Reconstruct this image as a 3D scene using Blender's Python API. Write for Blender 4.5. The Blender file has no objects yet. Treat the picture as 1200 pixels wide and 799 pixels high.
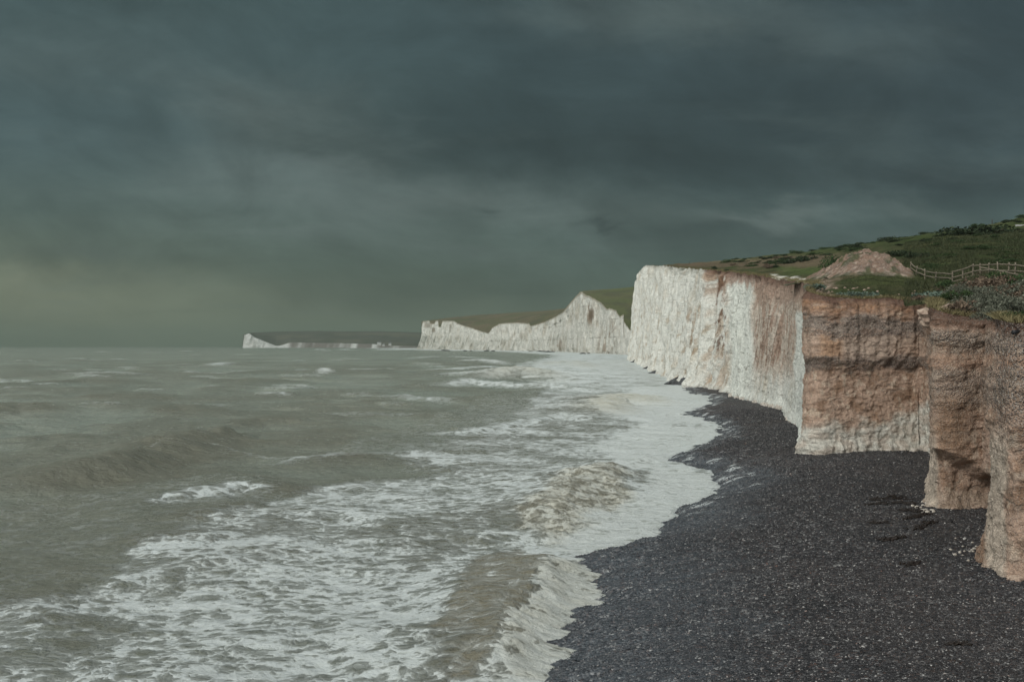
import bpy, math, random
import numpy as np
from mathutils import Vector

random.seed(7); RNG = np.random.default_rng(11)
C = bpy.context.scene.collection
H = 12.0; HZ = 405.0; F = 1200.0          # camera height (m), horizon row and focal length of a 1200 px wide frame

# ------------------------------------------------------------------ numpy helpers
_perm = np.random.default_rng(3).permutation(256); PERM = np.concatenate([_perm, _perm, _perm])
_g = np.random.default_rng(5).normal(size=(256, 3)); GR = _g / np.linalg.norm(_g, axis=1)[:, None]
def perlin(x, y, z=0.0):
    x, y, z = np.broadcast_arrays(np.asarray(x, float), np.asarray(y, float), np.asarray(z, float))
    xi = np.floor(x).astype(int); yi = np.floor(y).astype(int); zi = np.floor(z).astype(int)
    xf, yf, zf = x - xi, y - yi, z - zi
    xi &= 255; yi &= 255; zi &= 255
    u, v, w = (t * t * t * (t * (t * 6 - 15) + 10) for t in (xf, yf, zf))
    def g(a, b, c):
        h = PERM[PERM[PERM[xi + a] + yi + b] + zi + c]
        return GR[h, 0] * (xf - a) + GR[h, 1] * (yf - b) + GR[h, 2] * (zf - c)
    l = lambda p, q, t: p + t * (q - p)
    return 1.5 * l(l(l(g(0,0,0), g(1,0,0), u), l(g(0,1,0), g(1,1,0), u), v),
                   l(l(g(0,0,1), g(1,0,1), u), l(g(0,1,1), g(1,1,1), u), v), w)
def fbm(x, y, z=0.0, o=4, gain=.5):
    s = 0; a = 1.0; n = 0
    for k in range(o):
        s = s + a * perlin(x * 2**k + 17.3 * k, y * 2**k + 5.1 * k, z * 2**k + 9.7 * k); n += a; a *= gain
    return s / n * 1.4
def ridged(x, y, z=0.0, o=3):
    s = 0; a = 1.0; n = 0
    for k in range(o):
        s = s + a * (1 - np.abs(perlin(x * 2**k + 7.7 * k, y * 2**k + 3.3 * k, z + 4.1 * k)) * 2); n += a; a *= .5
    return s / n
def sst(a, b, x):
    t = np.clip((x - a) / (b - a), 0, 1); return t * t * (3 - 2 * t)
def band(x, a, b, s):           # soft box
    return sst(a - s, a + s, x) * (1 - sst(b - s, b + s, x))
def W_at(px, row, z=0.0):       # a picture position on level z -> world x, y
    Y = (H - z) * F / (row - HZ); return ((px - 600) / F * Y, Y)
def col(*c): return np.array(c, float)
def mixc(base, c, m): return base + (col(*c) - base) * np.clip(m, 0, 1)[..., None]

# ------------------------------------------------------------------ mesh helpers
def mesh_obj(name, V, faces, mat=None, smooth=True, parent=None, cols=None, attrs=None):
    me = bpy.data.meshes.new(name)
    V = np.asarray(V, np.float32).reshape(-1, 3)
    if isinstance(faces, np.ndarray):
        n, k = faces.shape
        me.vertices.add(len(V)); me.vertices.foreach_set('co', V.ravel())
        me.loops.add(n * k); me.loops.foreach_set('vertex_index', faces.astype(np.int32).ravel())
        me.polygons.add(n); me.polygons.foreach_set('loop_start', np.arange(0, n * k, k, dtype=np.int32))
        me.polygons.foreach_set('loop_total', np.full(n, k, np.int32))
        me.update(calc_edges=True)
    else:
        me.from_pydata([tuple(map(float, v)) for v in V], [], faces)
    me.polygons.foreach_set('use_smooth', np.full(len(me.polygons), smooth, bool))
    for nm, a in (cols or {}).items():
        at = me.attributes.new(nm, 'FLOAT_COLOR', 'POINT')
        c = np.ones((len(V), 4), np.float32); c[:, :3] = np.clip(a.reshape(-1, 3), 0, 1); at.data.foreach_set('color', c.ravel())
    for nm, a in (attrs or {}).items():
        at = me.attributes.new(nm, 'FLOAT', 'POINT'); at.data.foreach_set('value', np.asarray(a, np.float32).ravel())
    if mat: me.materials.append(mat)
    o = bpy.data.objects.new(name, me); C.objects.link(o)
    if parent: o.parent = parent
    return o
def grid_faces(n, m, flip=False):
    i = np.arange(n - 1)[:, None] * m + np.arange(m - 1)[None, :]
    i = i.ravel(); f = np.stack([i, i + 1, i + m + 1, i + m], 1)
    return f[:, ::-1] if flip else f
def tag(o, label=None, cat=None, group=None, kind=None):
    for k, v in (('label', label), ('category', cat), ('group', group), ('kind', kind)):
        if v: o[k] = v
    return o
def empty(name, loc, rz=0):
    o = bpy.data.objects.new(name, None); C.objects.link(o); o.location = loc; o.rotation_euler = (0, 0, rz); o.empty_display_size = .2
    return o
def bar(P, Q, r, seg=7, jag=0.0):       # one rough pole between two points
    P, Q = Vector(P), Vector(Q); d = (Q - P).normalized(); a = d.orthogonal().normalized(); b = d.cross(a)
    V, Fs = [], []; n = 5
    for k in range(n):
        c = P.lerp(Q, k / (n - 1)) + (a * random.uniform(-1, 1) + b * random.uniform(-1, 1)) * jag
        rr = r * random.uniform(.88, 1.1)
        for j in range(seg):
            t = 2 * math.pi * j / seg; V.append(c + (a * math.cos(t) + b * math.sin(t)) * rr)
    for k in range(n - 1):
        for j in range(seg):
            Fs.append((k*seg+j, k*seg+(j+1) % seg, (k+1)*seg+(j+1) % seg, (k+1)*seg+j))
    Fs.append(tuple(range(seg))[::-1]); Fs.append(tuple((n-1)*seg + j for j in range(seg)))
    return V, Fs
def merge(parts):
    V, Fs = [], []
    for v, f in parts:
        b = len(V); V += [tuple(p) for p in v]; Fs += [tuple(i + b for i in q) for q in f]
    return V, Fs
def box(cx, cy, cz, sx, sy, sz):
    v = [(cx + a*sx/2, cy + b*sy/2, cz + c*sz/2) for a in (-1, 1) for b in (-1, 1) for c in (-1, 1)]
    return v, [(0,1,3,2), (4,6,7,5), (0,4,5,1), (2,3,7,6), (0,2,6,4), (1,5,7,3)]

# ------------------------------------------------------------------ materials
class NT:
    def __init__(s, name):
        s.m = bpy.data.materials.new(name); s.m.use_nodes = True; s.t = s.m.node_tree; s.t.nodes.clear()
        s.out = s.n('ShaderNodeOutputMaterial'); s.p = s.n('ShaderNodeBsdfPrincipled')
        s.l(s.p.outputs[0], s.out.inputs['Surface'])
    def n(s, t, **k):
        x = s.t.nodes.new(t)
        for a, b in k.items(): setattr(x, a, b)
        return x
    def l(s, a, b): s.t.links.new(a, b)
    def setin(s, sock, v):
        if hasattr(v, 'is_output'): s.l(v, sock)
        else: sock.default_value = v
    def math(s, op, a, b=0.0, c=0.0, clamp=False):
        x = s.n('ShaderNodeMath', operation=op, use_clamp=clamp)
        for i, v in enumerate((a, b, c)): s.setin(x.inputs[i], v)
        return x.outputs[0]
    def coord(s, scale=(1, 1, 1), rot=(0, 0, 0), src='Object'):
        t = s.n('ShaderNodeTexCoord'); m = s.n('ShaderNodeMapping'); s.l(t.outputs[src], m.inputs[0])
        m.inputs['Scale'].default_value = scale; m.inputs['Rotation'].default_value = rot
        return m.outputs[0]
    def noise(s, co, scale, det=4, rough=.55, dist=0.0, outp=0):
        x = s.n('ShaderNodeTexNoise'); s.l(co, x.inputs['Vector'])
        x.inputs['Scale'].default_value = scale; x.inputs['Detail'].default_value = det
        x.inputs['Roughness'].default_value = rough; x.inputs['Distortion'].default_value = dist
        return x.outputs[outp]
    def vor(s, co, scale, feature='F1', rnd=1.0, outp='Distance'):
        x = s.n('ShaderNodeTexVoronoi', feature=feature); s.l(co, x.inputs['Vector'])
        x.inputs['Scale'].default_value = scale; x.inputs['Randomness'].default_value = rnd
        return x.outputs[outp]
    def ramp(s, f, stops, interp='LINEAR'):
        r = s.n('ShaderNodeValToRGB'); r.color_ramp.interpolation = interp; e = r.color_ramp.elements
        while len(e) < len(stops): e.new(.5)
        for k, (p, c) in enumerate(stops):
            e[k].position = p; e[k].color = tuple(c) + (1,) if len(c) == 3 else c
        s.setin(r.inputs[0], f); return r.outputs[0]
    def mr(s, v, a, b, c=0.0, d=1.0, smooth=True):
        x = s.n('ShaderNodeMapRange'); x.interpolation_type = 'SMOOTHSTEP' if smooth else 'LINEAR'; x.clamp = True
        for i, q in enumerate((v, a, b, c, d)): s.setin(x.inputs[i], q)
        return x.outputs[0]
    def mix(s, f, a, b, mode='MIX'):
        x = s.n('ShaderNodeMix', data_type='RGBA', blend_type=mode)
        s.setin(x.inputs[0], f)
        for sock, v in ((x.inputs[6], a), (x.inputs[7], b)):
            s.setin(sock, v if hasattr(v, 'is_output') else tuple(v) + (1,))
        return x.outputs[2]
    def attr(s, name, fac=True):
        x = s.n('ShaderNodeAttribute'); x.attribute_name = name; return x.outputs['Fac' if fac else 'Color']
    def bump(s, h, dist, strength=1.0, nrm=None):
        x = s.n('ShaderNodeBump'); s.setin(x.inputs['Height'], h); s.setin(x.inputs['Distance'], dist); s.setin(x.inputs['Strength'], strength)
        if nrm: s.l(nrm, x.inputs['Normal'])
        return x.outputs[0]
    def done(s, color=None, rough=.9, nrm=None, spec=.3):
        if color is not None: s.setin(s.p.inputs['Base Color'], color if hasattr(color, 'is_output') else tuple(color) + (1,))
        s.setin(s.p.inputs['Roughness'], rough); s.setin(s.p.inputs['Specular IOR Level'], spec)
        if nrm: s.l(nrm, s.p.inputs['Normal'])
        return s.m

def m_cliff(name, scale):
    t = NT(name); co = t.coord(); cs = t.coord((1, 1, .22)); ch = t.coord((.3, .3, 1.6))
    base = t.attr('col', False)
    f1 = t.noise(co, 3.2 / scale, 6, .7); f2 = t.noise(cs, 1.6 / scale, 5, .65); f3 = t.noise(co, 11 / scale, 3, .7)
    k = t.math('MULTIPLY', t.mr(f1, .25, .75, .72 - .17 * (scale < 1.2), 1.18 + .2 * (scale < 1.2), False), t.mr(f2, .25, .75, .8, 1.15, False))
    k = t.math('MULTIPLY', k, t.mr(f3, .25, .75, .72, 1.26, False))
    g = t.n('ShaderNodeCombineColor')
    for i in range(3): t.l(k, g.inputs[i])
    c = t.mix(1.0, base, g.outputs[0], 'MULTIPLY')
    # dark fissures and flint specks
    e = t.vor(t.coord((.8, .8, .38)), .55 / scale, 'DISTANCE_TO_EDGE')
    crack = t.math('MULTIPLY', t.mr(e, 0, .02, .6, 0), t.mr(t.noise(co, .35, 3), .5, .62))
    bed = t.noise(ch, 1.1 / scale, 4, .7)
    flint = t.mr(t.noise(ch, 3.1 / scale, 3, .8), .66, .74)
    c = t.mix(t.math('MULTIPLY', crack, .4), c, (.16, .13, .10))
    c = t.mix(t.math('MULTIPLY', flint, t.attr('fl')), c, (.045, .042, .045))
    spk = t.noise(t.coord((1, 1, .5)), 2.6 / scale, 5, .8); spm = t.mr(t.noise(co, .12 / scale, 4, .6), .4, .6, .35, 1)
    c = t.mix(t.math('MULTIPLY', t.math('MULTIPLY', t.mr(spk, .56, .68), spm), .55), c, (.21, .165, .125))
    jn = t.n('ShaderNodeTexBrick'); jc = t.n('ShaderNodeCombineXYZ'); js = t.n('ShaderNodeSeparateXYZ'); t.l(t.coord(), js.inputs[0])
    jw = t.noise(co, .25, 4, .6)
    t.l(t.math('ADD', t.math('ADD', js.outputs[1], js.outputs[0]), t.math('MULTIPLY', jw, 9)), jc.inputs[0]); t.l(t.math('ADD', js.outputs[2], t.math('MULTIPLY', t.noise(co, .18, 4, .6), 5)), jc.inputs[1])
    t.l(jc.outputs[0], jn.inputs['Vector']); jn.inputs['Scale'].default_value = .22 / scale; jn.inputs['Mortar Size'].default_value = .018; jn.inputs['Mortar Smooth'].default_value = .6; jn.inputs['Row Height'].default_value = .42; jn.inputs['Brick Width'].default_value = .9
    jf = t.math('MULTIPLY', jn.outputs['Fac'], t.mr(t.noise(co, .5 / scale, 3), .46, .6))
    c = t.mix(t.math('MULTIPLY', jf, .5), c, (.20, .17, .135))
    peb = t.vor(co, 12.0 / scale, 'F1', 1, 'Color'); pd = t.vor(co, 12.0 / scale)
    sep = t.n('ShaderNodeSeparateColor'); t.l(peb, sep.inputs[0])
    pc = t.ramp(sep.outputs[0], [(0, (.05, .045, .045)), (.4, (.14, .12, .11)), (.7, (.27, .235, .205)), (1, (.46, .42, .37))])
    pm = t.math('MULTIPLY', t.attr('peb'), t.mr(pd, .35, .6, 1, .15))
    c = t.mix(pm, c, pc)
    hgt = t.math('ADD', t.math('MULTIPLY', f1, .55), t.math('MULTIPLY', f2, .6))
    hgt = t.math('ADD', hgt, t.math('MULTIPLY', f3, .22)); hgt = t.math('ADD', hgt, t.math('MULTIPLY', bed, .35))
    hgt = t.math('ADD', t.math('SUBTRACT', hgt, t.math('MULTIPLY', crack, .25)), t.math('MULTIPLY', t.vor(t.coord((1, 1, .6)), 1.9 / scale), .3))
    hgt = t.math('ADD', t.math('SUBTRACT', hgt, t.math('MULTIPLY', jf, .2)), t.math('MULTIPLY', t.noise(co, 30 / scale, 2, .7), .12))
    hgt = t.math('SUBTRACT', hgt, t.math('MULTIPLY', t.math('MULTIPLY', pd, .5), t.attr('peb')))
    return t.done(c, .95, t.bump(hgt, .55 * scale, .9), .15)

def m_ground():
    t = NT('turf'); co = t.coord(); base = t.attr('col', False)
    f = t.noise(co, 1.2, 7, .75); f2 = t.noise(co, .22, 5, .6); f3 = t.noise(co, 6, 4, .7)
    k = t.math('MULTIPLY', t.mr(f, .25, .75, .55, 1.5, False), t.mr(f2, .3, .7, .75, 1.3, False))
    g = t.n('ShaderNodeCombineColor')
    for i in range(3): t.l(k, g.inputs[i])
    c = t.mix(1.0, base, g.outputs[0], 'MULTIPLY')
    c = t.mix(t.math('MULTIPLY', t.mr(f3, .58, .75), .35), c, (.10, .075, .04))
    return t.done(c, 1.0, t.bump(t.math('ADD', f, t.math('MULTIPLY', f3, .3)), .6, .9), .08)

def m_beach():
    t = NT('shingle'); co = t.coord()
    wet_sheen = t.attr('wet_sheen')
    a = t.n('ShaderNodeSeparateColor'); t.l(t.vor(co, 8.5, 'F1', 1, 'Color'), a.inputs[0])
    b = t.n('ShaderNodeSeparateColor'); t.l(t.vor(co, 3.6, 'F1', 1, 'Color'), b.inputs[0])
    st = [(0, (.008, .008, .009)), (.45, (.020, .020, .022)), (.72, (.042, .041, .044)), (.88, (.09, .088, .09)), (.96, (.22, .215, .21)), (1, (.45, .44, .42))]
    c = t.ramp(a.outputs[0], st); c2 = t.ramp(b.outputs[0], st)
    c = t.mix(t.mr(t.noise(co, 1.3, 3), .35, .7, .15, .6), c, c2)
    c = t.mix(t.math('MULTIPLY', t.math('GREATER_THAN', a.outputs[1], .86), .5), c, (.085, .05, .038))
    big = t.noise(t.coord((1, .45, 1), (0, 0, -.25)), .16, 5, .6); big2 = t.noise(co, .7, 5, .7)
    k = t.math('MULTIPLY', t.mr(big, .3, .7, .72, 1.22, False), t.mr(big2, .25, .75, .62, 1.35, False))
    g = t.n('ShaderNodeCombineColor')
    for i in range(3): t.l(k, g.inputs[i])
    c = t.mix(1.0, c, g.outputs[0], 'MULTIPLY')
    c = t.mix(t.math('MULTIPLY', t.mr(t.noise(co, .09, 4), .48, .64), .35), c, (.055, .042, .036))
    c = t.mix(t.math('MULTIPLY', wet_sheen, .45), c, (.085, .105, .122))  # sky sheen of the soaked shingle put into the colour as blue-grey
    c = t.mix(t.attr('foamy'), c, (.55, .58, .57))
    hgt = t.math('ADD', t.math('MULTIPLY', t.vor(co, 8.5), -.6), t.math('MULTIPLY', t.vor(co, 3.6), -.5))
    hgt = t.math('ADD', hgt, t.math('MULTIPLY', t.noise(co, 14, 3, .7), .3))
    return t.done(c, t.mr(wet_sheen, 0, 1, .7, .38, False), t.bump(hgt, .14, 1.0), t.mr(wet_sheen, 0, 1, .3, .6, False))

def m_sea():
    t = NT('sea_water'); co = t.coord(); foam = t.attr('foam'); silt_shade = t.attr('silt_shade'); thick = t.attr('thick')
    cs = t.coord((.72, 1.0, 1), (0, 0, .12))
    warp = t.n('ShaderNodeVectorMath', operation='SCALE'); 
    nz = t.noise(co, .45, 4, .6, 0, 1); t.l(nz, warp.inputs[0]); warp.inputs[3].default_value = 1.3
    add = t.n('ShaderNodeVectorMath', operation='ADD'); t.l(cs, add.inputs[0]); t.l(warp.outputs[0], add.inputs[1]); wc = add.outputs[0]
    lace = t.vor(wc, 1.0, 'DISTANCE_TO_EDGE'); lace2 = t.vor(wc, 3.0, 'DISTANCE_TO_EDGE')
    n1 = t.noise(wc, .6, 9, .72); n2 = t.noise(wc, 3.0, 7, .75)
    pat = t.math('ADD', t.math('MULTIPLY', t.mr(lace, 0, .32, 0, 1, False), .32), t.math('MULTIPLY', t.mr(lace2, 0, .3, 0, 1, False), .20))
    pat = t.math('ADD', pat, t.math('MULTIPLY', t.mr(n1, .34, .66, 0, 1, False), .42))
    pat = t.math('ADD', pat, t.math('MULTIPLY', t.mr(n2, .32, .68, 0, 1, False), .24))
    d = t.math('SUBTRACT', foam, pat)
    fm = t.mr(d, -.20, .30, 0, 1)
    fm = t.math('MAXIMUM', fm, t.math('MULTIPLY', t.mr(d, -.4, .1), .5))
    deep = t.mix(t.mr(t.noise(t.coord((1, .35, 1)), .05, 6, .6), .35, .65), (.215, .242, .202), (.262, .282, .232))
    water = t.mix(t.mr(silt_shade, .55, 1), t.mix(t.mr(silt_shade, .1, .66, 0, .9, False), deep, (.145, .140, .104)), (.285, .258, .188))  # sediment tan near shore; the dark middle tone paints shade on wave faces
    fc = t.mix(t.math('MULTIPLY', thick, t.mr(n1, .3, .65, .45, 1)), (.52, .555, .545), (.43, .41, .33))
    fc = t.mix(t.mr(n2, .3, .7, 0, .35), fc, (.33, .35, .32))
    c = t.mix(fm, water, fc)
    rip = t.noise(t.coord((.75, 1, 1), (0, 0, .25)), 1.3, 8, .72); rip2 = t.noise(t.coord((.7, 1, 1), (0, 0, -.1)), .22, 6, .6)
    hg = t.math('ADD', t.math('MULTIPLY', rip, t.mr(fm, 0, .7, .75, .25)), t.math('MULTIPLY', rip2, 1.2))
    hg = t.math('ADD', hg, t.math('MULTIPLY', t.math('MULTIPLY', fm, n2), .2))
    rough = t.mr(fm, 0, 1, .22, .85, False)
    t.p.inputs['IOR'].default_value = 1.33
    return t.done(c, rough, t.bump(hg, .95, 1.0), t.mr(fm, 0, 1, .35, .1, False))

def m_plain(name, c, c2=None, rough=.85, sc=4.0, bd=.05, spec=.3):
    t = NT(name); co = t.coord()
    n = t.noise(co, sc, 5, .65)
    cc = t.mix(t.mr(n, .32, .68), c, c2 or tuple(v * .6 for v in c))
    return t.done(cc, rough, t.bump(n, bd, .7), spec)
def m_leaf(name, a, b, stem=None):
    t = NT(name)
    r = t.n('ShaderNodeNewGeometry').outputs['Random Per Island']
    c = t.ramp(r, [(0, a), (.6, tuple((p + q) / 2 for p, q in zip(a, b))), (1, b)])
    return t.done(c, .8, None, .2)

def m_stone():
    t = NT('flint_pebbles'); r = t.n('ShaderNodeNewGeometry').outputs['Random Per Island']
    c = t.ramp(r, [(0, (.010, .010, .012)), (.52, (.015, .014, .015)), (.76, (.034, .032, .033)), (.9, (.074, .071, .072)), (.97, (.16, .155, .15)), (.99, (.34, .33, .31)), (1, (.11, .055, .04))])
    wet_sheen = t.attr('wet_sheen'); c = t.mix(t.math('MULTIPLY', wet_sheen, .3), c, (.095, .112, .13))  # pebbles near the water get the same painted sky sheen
    return t.done(c, t.mr(wet_sheen, 0, 1, .62, .35, False), None, .35)
M = dict(stone=m_stone(), cliff=m_cliff('cliff_rock_near', 1.0), cliff_mid=m_cliff('cliff_rock_mid', 1.7), cliff_far=m_cliff('cliff_rock_far', 14.0),
         turf=m_ground(), beach=m_beach(), sea=m_sea(),
         wood=m_plain('weathered_wood', (.19, .16, .12), (.09, .075, .055), sc=9),
         darkwood=m_plain('dark_wood', (.06, .05, .04)),
         chalk=m_plain('loose_chalk', (.46, .43, .38), (.24, .21, .175), sc=3, bd=.1),
         flint=m_plain('dark_rock', (.035, .037, .04), (.07, .07, .07), sc=2, bd=.3, rough=.6),
         clay=m_plain('clay_block', (.40, .31, .24), (.19, .13, .10), sc=3.2, bd=.25),
         weed=m_plain('seaweed', (.010, .008, .007), (.022, .014, .010), rough=.5, sc=9),
         pipe=m_plain('black_pipe', (.012, .012, .014), rough=.5),
         white=m_plain('white_render', (.5, .5, .48)), slate=m_plain('roof_slate', (.12, .12, .13)), glass=m_plain('window_glass', (.03, .035, .04), rough=.2),
         leaf_grey=m_leaf('grey_leaves', (.042, .048, .032), (.135, .14, .105)),
         leaf_blue=m_leaf('blue_green_leaves', (.045, .070, .050), (.16, .205, .165)),
         leaf_green=m_leaf('green_leaves', (.016, .034, .012), (.050, .076, .026)),
         leaf_dark=m_leaf('dark_gorse_leaves', (.010, .018, .010), (.036, .050, .020)),
         leaf_brown=m_leaf('dead_stems', (.060, .042, .030), (.15, .11, .075)),
         grass=m_leaf('grass_blades', (.019, .025, .010), (.053, .058, .025)),
         dry=m_leaf('dry_grass', (.09, .075, .035), (.20, .17, .085)),
         stem=m_plain('twigs', (.06, .045, .03)))

# ------------------------------------------------------------------ waterline
WPX = [(646,799),(664.6,771.6),(653,748.6),(671.6,730),(660,723),(701.6,709),(708.5,691),(692,670),(673,652),(715,644.7),
       (752,633),(775.4,624),(777.7,612.4),(794,598.5),(842,577.7),(831,552),(784.7,538.5),(803,529),(840,515.4),
       (844.7,501.6),(835.5,494.6),(803,485.4),(831,474),(833,464.6),(806,460)]
WL = [(-6, -60), (-3, 0), (0, 20), (1, 33)] + [W_at(*p) for p in WPX] + [(50, 300), (61, 400), (95, 800), (120, 1000), (152, 1350), (130, 1700), (92, 2200), (-43, 2600), (-213, 3200), (-330, 3600)]
WL = np.array(WL)
def seg_dist(x, y, P):
    """distance, signed side and parameter along a polyline"""
    best = np.full(x.shape, 1e18); side = np.zeros(x.shape); par = np.zeros(x.shape)
    for k in range(len(P) - 1):
        ax, ay = P[k]; bx, by = P[k + 1]; dx, dy = bx - ax, by - ay; L2 = dx*dx + dy*dy
        t = np.clip(((x - ax) * dx + (y - ay) * dy) / L2, 0, 1)
        ex, ey = x - ax - t*dx, y - ay - t*dy; d = ex*ex + ey*ey
        m = d < best
        best = np.where(m, d, best); par = np.where(m, k + t, par)
        side = np.where(m, dx * ey - dy * ex, side)
    return np.sqrt(best), np.sign(side), par
def shore(x, y):        # metres landward (+) or seaward (-) of the waterline
    d, s, _ = seg_dist(x, y, WL)
    # right of a line going +Y is negative cross -> landward
    sd = np.where(s < 0, d, -d)
    k = np.clip(y / 60, .5, 3)
    sd = sd + fbm(x / 3.2 + 4, y / .75, 12.0, 3) * .9 * np.exp(-(sd / 5)**2) * (1 - sst(56, 66, y)) + .35 * np.abs(perlin(x / 2.0, y / .5, 3.0)) * np.exp(-(sd / 3)**2) * (1 - sst(56, 66, y))
    return sd + (fbm(x / 1.7, y / 2.2, 2.0, 4) * .65 + fbm(x / 6, y / 7, 8.0, 3) * .6) * k * np.exp(-(sd / (6*k))**2)

# ------------------------------------------------------------------ clifftop height field (z over the ground plan)
# station: base px, base row, base z, top px, top row, lean (m)
ST = [(1186,677,2.0,1192,379,.5),(1171,662,2.0,1172,377,.5)]
STN = [((26,-60),2.0,(28,-58)),((25,-30),2.0,(27,-29)),((26,0),2.0,(28,1)),((29,20),2.0,(31,21)),((31,35),2.0,(33,36)),((29,42.2),2.0,(30,43.6))]
base_pts = [(p[0], p[1], z) for p, z, q in STN]; top_pts = [q for p, z, q in STN]
def add(bpx, brow, bz, tpx, lean):
    x, y = W_at(bpx, brow, bz); base_pts.append((x, y, bz)); ty = y + lean; top_pts.append(((tpx - 600) / F * ty, ty))
add(1200, 678, 2.0, 1203, .8); add(1187, 677, 2.0, 1189, .6); add(1176, 668, 2.0, 1174, .8)
for p, z, q in [((22.3,47.6),2.0,(22.7,48.3)), ((25.5,54),2.05,(26,54.5)), ((29.0,60),2.05,(29.3,60.3))]:
    base_pts.append((p[0], p[1], z)); top_pts.append(q)
add(1164, 593, 2.05, 1166, .7); add(1130, 594.3, 2.05, 1130, .8); add(1107, 595.2, 2.05, 1108, .8); add(1093, 592, 2.05, 1088, .9)
for p, z, q in [((27.5,67),2.1,(27.8,68)), ((33,80),2.1,(33,81)), ((38.8,93),2.1,(38.8,94))]:
    base_pts.append((p[0], p[1], z)); top_pts.append(q)
add(1079, 525, 2.1, 1080, .8); add(1045, 525.4, 2.1, 1045, .9); add(1000, 526.2, 2.1, 1000, .9); add(957, 527, 2.1, 960, 1.2); add(942.5, 524, 2.1, 944, 1.6)
base_pts.append((29.6, 104, 2.05)); top_pts.append((31.5, 106.5))
base_pts.append((33.5, 118, 2.0)); top_pts.append((35.5, 121))
I_SPLIT = len(base_pts)
add(941, 499, 1.85, 943, 3); add(926, 489, 1.8, 932, 3); add(918, 477, 1.75, 922, 3); add(897, 473.5, 1.5, 903, 4); add(876, 466, 1.3, 882, 5)
add(848, 457, .9, 856, 5); add(835, 454, .8, 843, 5); add(806, 451, .6, 828, 5); add(797, 448, .4, 812, 8); add(786, 442.5, .2, 797, 9)
add(772, 437, .1, 785, 9); add(757, 430, 0, 768, 14); add(745, 424, 0, 754, 14); add(737.5, 421, 0, 745, 18)
for p in [((150, 905), (165, 912)), ((300, 960), (315, 975)), ((700, 1000), (715, 1020))]:
    base_pts.append((p[0][0], p[0][1], 0)); top_pts.append(p[1])
CP = [  # px, distance, row
 (1400,45,384),(1203,44.9,378),(1189,45,379),(1174,46,377),(1166,60,372),(1130,64,370),(1108,64,366),(1088,65,361),(1086,94,354),
 (1400,20,392),(1400,5,396),(1080,100,352),(1045,100,349),(1000,100,348),(960,100,345),(944,101,339),(943,121,333.5),
 (943,136,332),(932,149,329.5),(922,174,328),(903,181,327),(882,210,323),(856,255,319),(843,275,317.5),(828,300,316),(812,320,315.5),
 (797,385,314),(785,450,312.5),(772,590,312),(757,800,316.5),(744,930,331),
 (1000,112,331),(1060,110,333),(1100,108,332),(1000,125,318),(1060,125,318),(1100,122,319),(1060,140,309),(1010,150,307),
 (1150,80,340),(1200,75,345),(1200,60,362),(1150,95,327),(1200,95,326),(1200,110,316),(1130,110,320),(1200,130,307),(1130,130,305),
 (1060,170,296),(1130,180,287),(1200,180,283),(1200,250,268),(1130,270,272),(1060,300,281),
 (1400,330,205),(1400,180,235),(1400,100,290),(1200,330,254.5),(1140,330,268),(1100,340,272.5),(1000,370,288),(900,440,300),(860,480,304.5),(800,520,309.5),(780,540,311.5),
 (1400,700,290),(1200,600,318),(1000,700,340),(900,800,352),(800,950,362),(760,1100,372),
 (975,150,321),(940,200,317),(975,200,308),(930,280,306.5),(880,300,312.5),(860,350,310.5),(820,380,312.5),(1000,220,298),(960,330,295.5),(840,420,308.5)]
CP = np.array(CP, float); U = np.stack([CP[:, 0] / 100, 3.2 * np.log(CP[:, 1])], 1)
def _k(r2): return np.where(r2 > 1e-12, r2 * np.log(np.maximum(r2, 1e-12)), 0)
_n = len(U); _A = np.zeros((_n + 3, _n + 3))
_A[:_n, :_n] = _k(((U[:, None] - U[None])**2).sum(-1)) + np.eye(_n) * .004; _A[:_n, _n] = 1; _A[:_n, _n+1:] = U; _A[_n, :_n] = 1; _A[_n+1:, :_n] = U.T
_w = np.linalg.solve(_A, np.concatenate([CP[:, 2], [0, 0, 0]]))
def ground(x, y, rough=True):
    x = np.asarray(x, float); y = np.asarray(y, float); Y = np.maximum(y, 5)
    px = np.clip(600 + F * x / Y, 700, 1400); Yc = np.minimum(Y, 1500)
    u = np.stack([px / 100, 3.2 * np.log(Yc)], -1).reshape(-1, 2); r = np.full(len(u), _w[_n]) + u @ _w[_n+1:]
    for k in range(_n): r += _w[k] * _k(((u - U[k])**2).sum(-1))
    z = H + (HZ - r.reshape(x.shape)) / F * Yc
    if rough:
        z = z + fbm(x / 7, y / 7, 1.0, 4) * .32 * np.clip(Y / 100, .6, 2.2) + fbm(x / 1.6, y / 1.6, 4.0, 2) * .09
    return z

# ------------------------------------------------------------------ cliff sheets
def resample(P, Q, dsf):
    P = np.array(P, float); Q = np.array(Q, float); outP, outQ, idx = [], [], []
    for k in range(len(P) - 1):
        L = math.hypot(*(P[k+1, :2] - P[k, :2])); n = max(2, int(L / dsf((P[k, 1] + P[k+1, 1]) / 2)))
        for j in range(n):
            t = j / n; outP.append(P[k] + (P[k+1] - P[k]) * t); outQ.append(Q[k] + (Q[k+1] - Q[k]) * t); idx.append(k + t)
    outP.append(P[-1]); outQ.append(Q[-1]); idx.append(len(P) - 1.)
    return np.array(outP), np.array(outQ), np.array(idx)
def smooth(P, it):
    for _ in range(it):
        P = P.copy(); P[1:-1] = (P[:-2] + 2 * P[1:-1] + P[2:]) / 4
    return P
dsf = lambda y: .35 if y < 30 else (.085 if y < 112 else (.3 if y < 300 else 1.3))
bP, tP, sidx = resample(base_pts, [(a, b, 0) for a, b in top_pts], dsf)
bP = smooth(bP, 30); tP = smooth(tP, 40)
NS = len(bP); NT_ = 270
arc = np.concatenate([[0], np.cumsum(np.hypot(*(np.diff(bP[:, :2], axis=0)).T))])
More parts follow.
